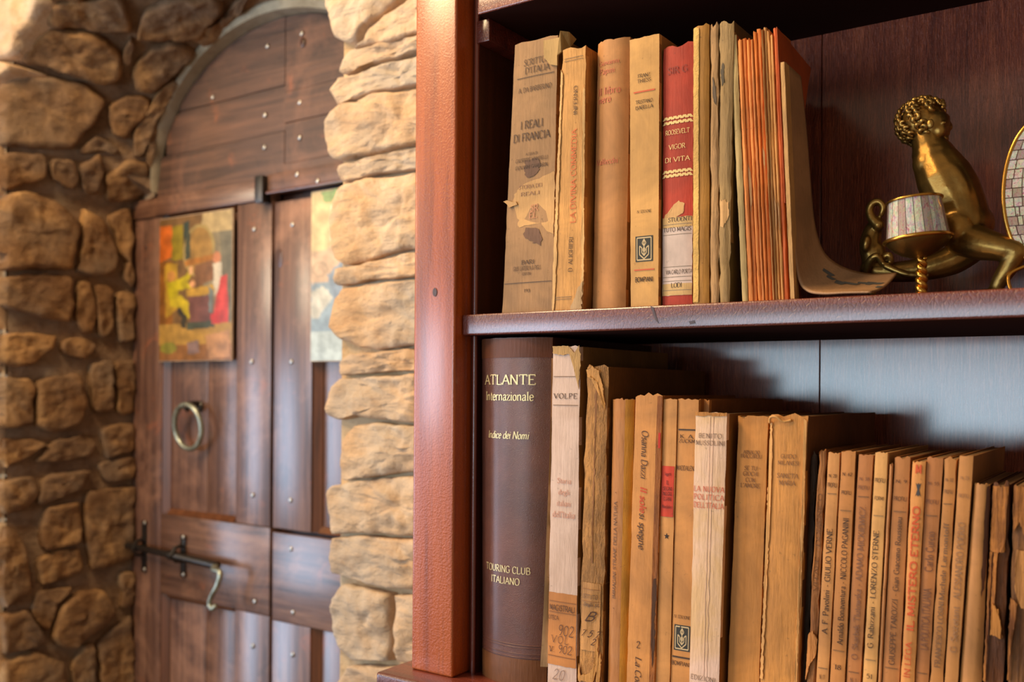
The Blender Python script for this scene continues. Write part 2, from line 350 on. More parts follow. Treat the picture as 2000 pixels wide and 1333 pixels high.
NICHE = [
 ([(50,95),(88,52),(190,62),(240,105),(236,155),(205,165),(125,138),(44,120)],.012),
 ([(102,0),(240,-10),(262,60),(196,56),(92,44)],.010), ([(100,-90),(240,-90),(240,-14),(100,-4)],.01),
 ([(2,168),(60,142),(170,164),(210,197),(178,252),(138,296),(60,288),(2,284)],.013),
 ([(210,206),(250,186),(292,188),(290,215),(262,250),(240,275),(216,262)],.009),
 ([(300,190),(335,152),(352,158),(312,222),(280,300),(262,310),(258,262)],.008),
 ([(258,125),(300,92),(352,78),(385,95),(345,140),(300,178),(262,176)],.010),
 ([(270,70),(280,20),(340,-10),(420,-12),(440,8),(400,60),(340,74)],.012),
 ([(250,-15),(250,-90),(400,-90),(470,-60),(480,-16),(440,-12)],.01),
 ([(2,300),(60,298),(92,306),(88,346),(40,362),(2,374)],.010), ([(100,308),(145,312),(152,358),(140,372),(98,350)],.010),
 ([(186,262),(212,280),(236,288),(228,306),(190,292),(172,300),(150,300)],.007), ([(300,232),(312,236),(300,300),(292,330),(282,318),(286,290)],.005), ([(238,112),(252,70),(264,78),(256,120),(246,130)],.007), ([(352,60),(400,66),(440,30),(470,-10),(500,-30),(470,20),(430,64),(400,92),(388,80)],.006),
 ([(156,318),(196,300),(200,330),(184,384),(158,376)],.009),
 ([(206,338),(252,312),(286,316),(288,372),(250,388),(204,392)],.009),
 ([(0,388),(40,374),(100,396),(152,432),(146,470),(138,528),(60,526),(0,532)],.020),
 ([(158,404),(200,432),(226,500),(222,530),(190,544),(146,534),(154,470)],.015),
 ([(206,420),(248,404),(256,470),(246,520),(234,500)],.012), ([(232,545),(250,505),(257,545),(252,566)],.012),
 ([(0,538),(130,538),(142,606),(130,630),(60,618),(0,600)],.016),
 ([(148,548),(172,550),(186,600),(178,652),(152,648),(144,622)],.010), ([(180,556),(214,558),(218,652),(190,664),(188,610)],.010),
 ([(224,572),(257,570),(257,668),(228,672)],.014),
 ([(0,654),(60,652),(108,656),(104,680),(52,714),(0,716)],.012), ([(114,664),(150,656),(184,672),(180,690),(152,702),(120,692)],.012),
 ([(0,736),(60,742),(60,832),(0,840)],.016), ([(66,742),(150,728),(166,790),(152,832),(100,846),(66,836)],.017),
 ([(172,712),(214,700),(218,806),(180,806),(172,780)],.012), ([(222,706),(257,704),(257,806),(226,812)],.010),
 ([(0,858),(60,856),(92,868),(30,900),(0,914)],.012), ([(100,860),(160,848),(184,856),(180,890),(120,902),(64,904)],.009),
 ([(192,836),(257,824),(257,880),(202,898)],.012),
 ([(0,938),(60,926),(76,958),(50,994),(0,1004)],.012), ([(82,930),(172,918),(160,952),(84,984),(66,984)],.012),
 ([(188,906),(257,890),(257,936),(200,942)],.012),
 ([(84,992),(150,980),(155,1030),(152,1060),(80,1076),(74,1040)],.014), ([(76,1084),(152,1068),(160,1114),(78,1144),(64,1110)],.010),
 ([(162,962),(257,946),(257,1092),(176,1114),(160,1040)],.012),
 ([(0,1030),(24,1034),(48,1080),(58,1158),(22,1178),(0,1190)],.012),
 ([(96,1248),(110,1192),(150,1152),(198,1150),(222,1188),(198,1224),(142,1264),(106,1262)],.018),
 ([(228,1122),(257,1112),(257,1182),(234,1192)],.012), ([(66,1160),(140,1142),(108,1180),(92,1238),(60,1200)],.008),
 ([(0,1200),(50,1192),(88,1254),(40,1272),(0,1278)],.014), ([(0,1290),(60,1272),(122,1290),(130,1380),(0,1390)],.014),
 ([(186,1256),(250,1196),(257,1260),(257,1390),(200,1390)],.012), ([(138,1284),(182,1250),(180,1390),(138,1390)],.010),
 ([(0,1400),(120,1398),(120,1520),(0,1530)],.012), ([(130,1398),(257,1398),(257,1520),(130,1520)],.012)]
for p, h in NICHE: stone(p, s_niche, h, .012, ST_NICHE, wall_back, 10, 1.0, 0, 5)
CORNER = [[(-90,-90),(96,-90),(94,0),(70,45),(45,85),(33,112),(14,118),(-90,118)], [(-90,124),(16,123),(38,128),(32,142),(-6,166),(-90,178)]]
for p in CORNER: stone(p, s_front, .012, .05, ST_PIER, wall_back, 9, 1.1)
y = 190
while y < 1500:
    hgt = random.uniform(70, 130); ed = -8 + random.uniform(-4, 6)
    stone([(-150, y), (ed, y-6), (ed, y+hgt-12), (-150, y+hgt-4)], s_front, .010, .05, ST_PIER, wall_back, 12, 1.0); y += hgt
# plastered arch rim, a slim curved reveal over the tympanum
bm = bmesh.new(); prev = None
for k in range(61):
    th = math.pi-math.pi*k/60; c, s = math.cos(th), math.sin(th); wdt = .003+.019*s*s
    ring = []
    for (dr, yy) in ((0, 1.062), (0, 1.050-.018*s), (.5, 1.046-.020*s), (1, 1.048-.018*s), (1, 1.062)):
        ring.append(bm.verts.new((XC+(.318+wdt*dr)*c, yy, H+.35+(.249+wdt*dr)*s)))
    if prev:
        for j in range(4): bm.faces.new((prev[j], prev[j+1], ring[j+1], ring[j]))
    prev = ring
tag(bmo('trim_1', bm, PLASTER, None, 40), kind='structure')
tag(bx('floor', -3.2, 1.5, -1.2, .83, -.05, 0, MORTAR, None, 0), kind='structure')
# ---------------------------------------------------------------- the door
door = empty('door_1', (XC, YB, H-1.3), kind='structure')
def X_(u, v, Y=YB): return px(u, v, Y).x
def Z_(u, v, Y=YB): return px(u, v, Y).z
def board(name, x0, x1, z0, z1, y0=YB, th=.02, mat=DOORW, bev=.0015):
    j = lambda: random.uniform(-.0006, .0006)
    return bx(name, min(x0, x1)+.0004, max(x0, x1)-.0004, y0+j(), y0+th, min(z0, z1)+.0004, max(z0, z1)-.0004, mat, door, bev)
ZB = H-1.3; xl = X_(259, 700); xr = 2*XC-xl
ztr = Z_(262, 395); zrb = Z_(266, 431); zmt = Z_(458, 1022); zmb = Z_(311, 1160)
x1 = X_(316, 700); x2 = X_(462, 700); xg0 = X_(529, 700); xg1 = X_(535, 700); x3 = X_(610, 700)
x4 = xr-(x1-xl)
board('rail', xl+.002, xg0, zrb, ztr, YB-.004, .024, DOORH); board('stile', xl, x1, ZB, zrb); 
board('stile', x2, xg0, zmt, zrb); board('stile', xg1, x3, zmt, zrb-.006); board('stile', x4, xr, ZB, zrb)
board('rail', xl+(x1-xl), xg0, zmb, zmt, YB, .022, DOORH); board('rail', xg1, x4, zmb-.004, zmt-.006, YB-.001, .022, DOORH)
board('stile', x2, xg0, ZB, zmb); board('stile', xg1, x3, ZB, zmb-.004)
xm = X_(395, 820)
for (a, b_, z0, z1) in ((x1, x2, zmt, zrb), (x3, x4, zmt, zrb), (x1, x2, ZB, zmb), (x3, x4, ZB, zmb)):
    m = (a+b_)/2+.01
    board('panel', a, m, z0, z1, YB+.014, .012); board('panel', m, b_, z0, z1, YB+.0145, .012)
    for (c0, c1, sgn) in ((a, a+.012, 1), (b_-.010, b_, -1)):
        bm = bmesh.new(); box(bm, c0, c1, YB+.003, YB+.02, z0, z1, 0)
        for v in bm.verts:
            if v.co.y < YB+.01 and ((sgn > 0 and v.co.x > (c0+c1)/2) or (sgn < 0 and v.co.x < (c0+c1)/2)): v.co.y += .009
        bmo('moulding', bm, MOULD, door, 30)
    for zz, sgn in ((z0, 1), (z1, -1)):
        if zz == ZB: continue
        bm = bmesh.new(); box(bm, a+.012, b_-.010, YB+.003, YB+.02, min(zz, zz+sgn*.009), max(zz, zz+sgn*.009), 0)
        for v in bm.verts:
            if v.co.y < YB+.01 and ((sgn > 0 and v.co.z > zz+.004) or (sgn < 0 and v.co.z < zz-.004)): v.co.y += .009
        bmo('moulding', bm, MOULD, door, 30)
# right hand top rail with iron-edged lip, and the iron bracket at the meeting of the leaves
board('rail', X_(532, 360), xr, Z_(560, 372), Z_(560, 338), YB-.010, .03, TYMP)
bx('rail_lip', X_(534, 390), xr, YB-.017, YB-.004, Z_(560, 379), Z_(560, 373), MOULD, door, .002)
bx('bracket', X_(515, 370), X_(531, 370), YB-.020, YB, Z_(522, 400), Z_(522, 347), IRON, door, .003)
# tympanum boards, cut to the arch
def tboard(xa, xb, za, zb, ydep):
    bm = bmesh.new(); pts = []
    def top(x):
        q = ((x-XC)/.316)**2; return H+.35+.247*math.sqrt(max(0, 1-q))
    N = 26; lo = []; hi = []
    for k in range(N+1):
        x = xa+(xb-xa)*k/N; t = min(zb, top(x)); 
        if t-za > .0008: lo.append((x, za)); hi.append((x, t))
    if len(lo) < 2: bm.free(); return
    poly = lo+hi[::-1]
    f = bm.faces.new([bm.verts.new((x, ydep, z)) for x, z in poly])
    ex = bmesh.ops.extrude_face_region(bm, geom=[f]); 
    for v in [e for e in ex['geom'] if isinstance(e, bmesh.types.BMVert)]: v.co.y += .014
    bmo('plank', bm, TYMP, door, 30)
xs = X_(549, 180); r_ = .0006
zz = [ztr-.004, Z_(319, 303), Z_(544, 165), H+.70]
for i in range(3): tboard(XC-.318, xs-r_, zz[i]+r_, zz[i+1]-r_, 1.058+.0012*(i % 2))
zz = [Z_(560, 345), Z_(550, 318), Z_(553, 238), Z_(553, 177), H+.70]
for i in range(4): tboard(xs+r_, XC+.318, zz[i]+r_, zz[i+1]-r_, 1.057+.0015*(i % 2))
bx('core_board', XC-.377, XC+.377, YB+.026, YB+.034, ZB, H+.60, MAHOG_DARK, door, 0)
NAILS = [(290,407),(503,357),(496,448),(571,439),(491,707),(569,707),(620,354),(522,90),(589,65),(517,225),(585,200),(516,288),(585,269),(415,190),(580,341),
 (493,968),(567,978),(568,1073),(497,1176),(572,1197),(493,1263),(571,1280),(640,470)]
for (u, v) in NAILS:
    yy = YB-.001 if v > 380 else (YB-.011 if u > 530 and v > 335 else (YB-.005 if v > 335 else 1.057)); p = px(u, v, yy); bm = bmesh.new()
    bmesh.ops.create_uvsphere(bm, u_segments=10, v_segments=6, radius=.0042)
    for q in bm.verts: q.co.y *= .45
    bm.transform(Matrix.Translation(p)); bmo('nail', bm, STEEL, door, 180)
for (u, v, r1, r2) in ((548, 505, .007, .016), (591, 83, .006, .008), (284, 482, .003, .004), (409, 1195, .003, .010)):   # knots and holes
    p = px(u, v, YB if v > 380 else 1.057); bm = bmesh.new(); bmesh.ops.create_uvsphere(bm, u_segments=14, v_segments=6, radius=1)
    for q in bm.verts: q.co = Vector((q.co.x*r1, q.co.y*.0016, q.co.z*r2))
    bm.transform(Matrix.Translation(p)); bmo('wood_knot', bm, MAHOG_DARK, door, 180)
# ring handle
pr = px(389, 795, YB+.012); ring = bmesh.new(); rr = .0385; cz = pr.z-rr+.004; pts = []
for k in range(37):
    th = 2*math.pi*k/36; pts.append((pr.x-.004+rr*.95*math.sin(th), YB+.002-.010-.004*math.cos(th), cz+rr*math.cos(th)))
tube(ring, pts, .0047, 10, False); rg = bmo('ring_handle', ring, IRONR, door, 180)
st = bmesh.new(); tube(st, [(pr.x, YB+.016, pr.z+.006), (pr.x, YB+.002, pr.z+.007), (pr.x, YB-.013, pr.z+.004), (pr.x, YB-.017, pr.z-.002), (pr.x, YB-.011, pr.z-.006)], .0042, 8)
bmesh.ops.create_uvsphere(st, u_segments=12, v_segments=8, radius=.010, matrix=Matrix.Translation((pr.x, YB+.013, pr.z))@Matrix.Diagonal((1, .5, 1, 1)))
bmo('staple', st, IRON, rg, 60)
# sliding bolt
bl = bmesh.new(); a = px(238, 1063, YB-.018); b = px(425, 1101, YB-.018); b.z = b.z*.5+(a.z-.014)*.5
tube(bl, [a, a.lerp(b, .06), a.lerp(b, .5), a.lerp(b, .52), a.lerp(b, .57), a.lerp(b, .59), b], [.003, .006, .006, .0085, .0085, .007, .007], 12)
bo = bmo('sliding_bolt', bl, IRON, door, 50)
hb = bmesh.new(); hp = [b+Vector((-.004, 0, 0)), b+Vector((.003, -.010, -.004)), px(430, 1120, YB-.032), px(424, 1145, YB-.036), px(413, 1165, YB-.038), px(409, 1182, YB-.038), px(416, 1190, YB-.040), px(421, 1183, YB-.041)]
hp = spl(hp, 6); tube(hb, hp, [.0052-.0018*i/len(hp) for i in range(len(hp))], 9)
bmesh.ops.create_uvsphere(hb, u_segments=10, v_segments=8, radius=.0055, matrix=Matrix.Translation(px(415, 1189, YB-.039)))
bmo('bolt_handle', hb, IRONR, bo, 180)
for (u, v0, v1) in ((282, 1018, 1118), (358, 1046, 1128)):
    t0 = px(u, v0, YB-.002); t1 = px(u, v1, YB-.002); bm = bmesh.new()
    box(bm, t0.x-.006, t0.x+.006, YB-.004, YB, t1.z, t0.z, .001); zc = (a.z*.7+b.z*.3)
    tube(bm, [(t0.x, YB-.003, zc+.014), (t0.x, YB-.018, zc+.012), (t0.x, YB-.026, zc), (t0.x, YB-.018, zc-.012), (t0.x, YB-.003, zc-.014)], .0035, 8)
    pl_ = bmo('bolt_plate', bm, IRON, door, 40)
    for vv in (v0+4, v1-5):
        q = px(u, vv, YB-.005); bm = bmesh.new(); bmesh.ops.create_uvsphere(bm, u_segments=10, v_segments=6, radius=.0038, matrix=Matrix.Translation(q)@Matrix.Diagonal((1, .6, 1, 1))); bmo('nail', bm, STEEL, pl_, 180)
# ---------------------------------------------------------------- painted cards on the door
def inpoly(x, y, P):
    r = False; j = len(P)-1
    for i in range(len(P)):
        if (P[i][1] > y) != (P[j][1] > y) and x < (P[j][0]-P[i][0])*(y-P[i][1])/(P[j][1]-P[i][1])+P[i][0]: r = not r
        j = i
    return r
def painting(name, label, p0, p1, y, shapes, bg, W=110, Hh=150):
    """p0 top left, p1 bottom right (world x,z); shapes in 0..100 x 0..200 card units"""
    root = empty(name, ((p0[0]+p1[0])/2, y, p1[1]), label, 'picture')
    bx('card', p0[0], p1[0], y, y+.0035, p1[1], p0[1], paper('card_board_'+name, (205, 190, 160)), root, .0005)
    vs_, fs, cols = [], [], []
    for j in range(Hh+1):
        for i in range(W+1):
            fx, fy = i/W, j/Hh
            vs_.append((p0[0]+.0012+(p1[0]-p0[0]-.0024)*fx, y-.0004, p0[1]-.0012+(p1[1]-p0[1]+.0024)*fy))
            X, Y = fx*100, fy*200
            wob = noise.noise(Vector((X*.09, Y*.09, 3)))*1.2; wo2 = noise.noise(Vector((X*.09, Y*.09, 8)))*1.2
            c = bg(X, Y)
            for kind, arg, colr in shapes:
                if kind == 'p': hit = inpoly(X+wob, Y+wo2, arg)
                else: hit = ((X+wob-arg[0])/arg[2])**2+((Y+wo2-arg[1])/arg[3])**2 < 1
                if kind == 'r' and hit: hit = ((X-arg[0])/(arg[2]-arg[4]))**2+((Y-arg[1])/(arg[3]-arg[4]))**2 > 1
                if hit: c = colr
            n = 1+.20*noise.noise(Vector((X*.12, Y*.08, 1)))+.10*noise.noise(Vector((X*.4, Y*.3, 5)))
            cols.append(lin(tuple(max(0, min(255, q*n*.88)) for q in c)))
    for j in range(Hh):
        for i in range(W): a_ = j*(W+1)+i; fs.append((a_, a_+1, a_+W+2, a_+W+1))
    o = mk('print', vs_, fs, None, root); at = o.data.color_attributes.new('print', 'FLOAT_COLOR', 'POINT')
    for i, c in enumerate(cols): at.data[i].color = c
    t = NT('printed_'+name); ca = t.n.new('ShaderNodeVertexColor'); ca.layer_name = 'print'
    t.set(Base_Color=ca.outputs[0], Roughness=.35); o.data.materials.append(t.m)
def bg1(X, Y):
    if Y > 148: return (188, 142, 66) if Y < 178 else (150, 98, 52)
    if Y > 60 and X < 20: return (150, 92, 34)
    if X > 62: return (150, 134, 104)
    return (128, 92, 52)
sh1 = [('p', [(0,10),(18,10),(18,55),(0,60)], (214,106,36)), ('p', [(18,12),(34,12),(34,60),(18,60)], (150,128,30)), ('p', [(34,8),(42,8),(42,60),(36,60)], (52,66,58)),
 ('p', [(62,0),(100,0),(100,28),(70,26),(58,18)], (198,170,120)), ('p', [(84,28),(100,28),(100,150),(92,150)], (120,112,92)),
 ('e', (56,50,20,34), (170,128,66)), ('r', (56,50,22,36,4), (176,150,92)), ('p', [(38,20),(44,24),(44,60),(37,60)], (70,76,60)), ('p', [(36,62),(80,56),(80,64),(38,70)], (176,112,46)),
 ('p', [(50,70),(76,64),(76,92),(50,100)], (140,94,62)), ('p', [(8,64),(26,64),(26,128),(10,140)], (196,150,46)),
 ('e', (17,82,6,8), (216,146,72)), ('p', [(11,90),(25,88),(38,82),(42,76),(47,80),(40,92),(46,94),(46,100),(28,102),(26,112),(14,112)], (206,182,26)),
 ('p', [(42,72),(47,70),(48,80),(43,82)], (226,170,120)), ('e', (47,95,4,4), (226,160,110)), ('p', [(14,112),(30,108),(46,124),(46,140),(40,142),(30,126),(16,124)], (204,176,36)),
 ('p', [(28,126),(40,138),(38,156),(32,154),(32,140),(26,132)], (62,54,40)), ('p', [(38,102),(80,98),(80,110),(40,112)], (202,154,60)), ('p', [(42,112),(76,112),(76,150),(44,150)], (122,76,70)),
 ('p', [(40,148),(78,146),(78,156),(40,158)], (76,80,64)), ('e', (80,62,5,8), (216,138,96)), ('p', [(76,70),(86,68),(88,90),(84,100),(78,116),(76,96)], (222,206,182)),
 ('p', [(86,88),(94,86),(96,150),(74,152),(78,128),(80,112)], (216,72,66)), ('p', [(72,138),(82,134),(84,152),(72,146)], (206,60,58)), ('p', [(70,100),(76,106),(74,136),(70,134)], (122,132,130)),
 ('p', [(40,176),(56,172),(58,190),(42,192)], (140,112,108)), ('p', [(66,166),(98,160),(98,196),(70,198)], (196,140,92)), ('e', (14,182,12,8), (150,140,56))]
xA, zA = X_(316, 500), Z_(316, 430); xB, zB = X_(459, 500), Z_(320, 707)
painting('painted_card', 'colourful picture card with a yellow-clad figure and one in red, left door leaf', (xA, zA), (xB, zB), YB-.005, sh1, bg1)
def bg2(X, Y):
    if Y < 70: return (236, 206, 150)
    if Y < 105: return (226, 190, 150)
    if Y > 165: return (196, 208, 206)
    return (150, 168, 180)
sh2 = [('p', [(10,0),(60,0),(50,12),(14,14)], (150,178,110)), ('p', [(20,20),(36,18),(40,74),(22,76)], (250,232,196)), ('p', [(0,72),(40,66),(60,80),(60,110),(30,104),(0,110)], (222,184,150)),
 ('r', (10,92,9,9,2), (190,160,130)), ('p', [(18,100),(40,76),(70,80),(60,150),(30,150)], (142,158,176)), ('p', [(0,118),(14,112),(24,126),(8,150),(0,150)], (222,216,200)), ('p', [(26,140),(50,132),(66,160),(40,172)], (208,220,222))]
painting('pale_card', 'pale blue and cream card on the right door leaf, half hidden by the stone pier', (X_(612, 500), Z_(620, 375)), (X_(612, 500)+.2, Z_(620, 707)), YB-.005, sh2, bg2, 60, 90)
# ================================================================ bookcase
YS = .607                      # front edge plane of the shelves
ZS2 = px(1440, 589, YS).z      # top of the middle shelf
ZS2b = ZS2-.0168; ZS3 = px(955, 23, YS).z; ZF = H-.262; YBK = .80
bc = empty('bookcase', (-.2, .7, 0), 'reddish brown varnished wooden bookcase standing against the stone pier beside the door', 'bookcase')
XPL, XPR = px(807, 740, .598).x, px(887, 740, .598).x
XR = .42
zled = px(840, 1316, .598).z
bx('post', XPL, XPR, .598, .640, zled, H+.48, MAHOG_POST, bc, .0022, 3)
bx('post', XR-.005, XR+.037, .598, .640, zled, H+.48, MAHOG_POST, bc, .0022, 3)
XI = XPR+.0055                 # inner face of the left side board
bx('side_board', XPR-.02, XI, .621, YBK+.004, ZF-.02, H+.48, MAHOG_DARK, bc, .0008)
bx('side_board', XR-.012, XR+.01, .616, YBK+.004, ZF-.02, H+.48, MAHOG_DARK, bc, .0008)
bm = bmesh.new(); tube(bm, [(XI-.0012, .6195, ZF), (XI-.0012, .6195, H+.45)], .0022, 10); bmo('bead', bm, MAHOG_BEAD, bc, 60)
def shelf(z0, z1, xa, y0=YS):
    bm = bmesh.new(); box(bm, xa, XR-.002, y0, YBK+.002, z0, z1, .0017, 3)
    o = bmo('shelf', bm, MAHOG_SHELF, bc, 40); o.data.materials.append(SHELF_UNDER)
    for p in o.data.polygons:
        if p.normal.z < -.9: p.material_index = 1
    return o
shelf(ZS2b, ZS2, XPR+.0005); shelf(ZS3, ZS3+.0175, XI+.008); shelf(ZF-.018, ZF, XPR+.0005, .60)
shelf(H+.46, H+.48, XPR)
c0 = pxX(924, 40, XI); 
bx('cleat', XI, XI+.0125, .617, YBK, ZS3-.0180, ZS3-.0002, MAHOG_SHELF, bc, .0008)
bx('cleat', XI, XI+.010, .640, YBK, ZS2b-.016, ZS2b-.0002, MAHOG_DARK, bc, .0008)
xs_ = [XPR-.015, pxX(1600, 700, 0).x if 0 else px(1290, 600, YBK).x, px(1601, 730, YBK).x, px(2040, 700, YBK).x+.02, XR]
for a_, b_ in zip(xs_[:-1], xs_[1:]): bx('back_board', a_+.0003, b_-.0003, YBK, YBK+.012, ZF-.02, H+.48, MAHOG_BACK, bc, .0004, 1)
# plinth moulding under the post
bm = bmesh.new(); box(bm, XPL-.018, XR+.055, .575, .66, zled-.012, zled, .003, 3); box(bm, XPL-.012, XR+.05, .582, .66, zled-.026, zled-.012, .002)
bmo('plinth_moulding', bm, MAHOG_SHELF, bc, 40)
bx('base_cabinet', XPL-.01, XR+.045, .59, YBK, .02, zled-.026, MAHOG_DARK, bc, .002)
bx('crown_board', XPL-.02, XR+.055, .57, YBK, H+.48, H+.505, MAHOG_SHELF, bc, .003)
# scratches and a knot on the shelf edge
def chip(pts, mat=None):
    vs_ = [px(u, v, YS-.0003) for u, v in pts]; mk('scratch', vs_, [tuple(range(len(vs_)))], MAHOG_DARK if mat is None else mat, bc)
chip([(1270, 598), (1276, 600), (1286, 632), (1280, 626)]); chip([(1345, 628), (1356, 626), (1358, 632), (1348, 634)])
bmk = px(849, 571, .5975)
mk('knot', [bmk+Vector((.0022*math.cos(a), 0, .0036*math.sin(a))) for a in [i*math.pi/5 for i in range(10)]], [tuple(range(10))], MAHOG_DARK, bc)
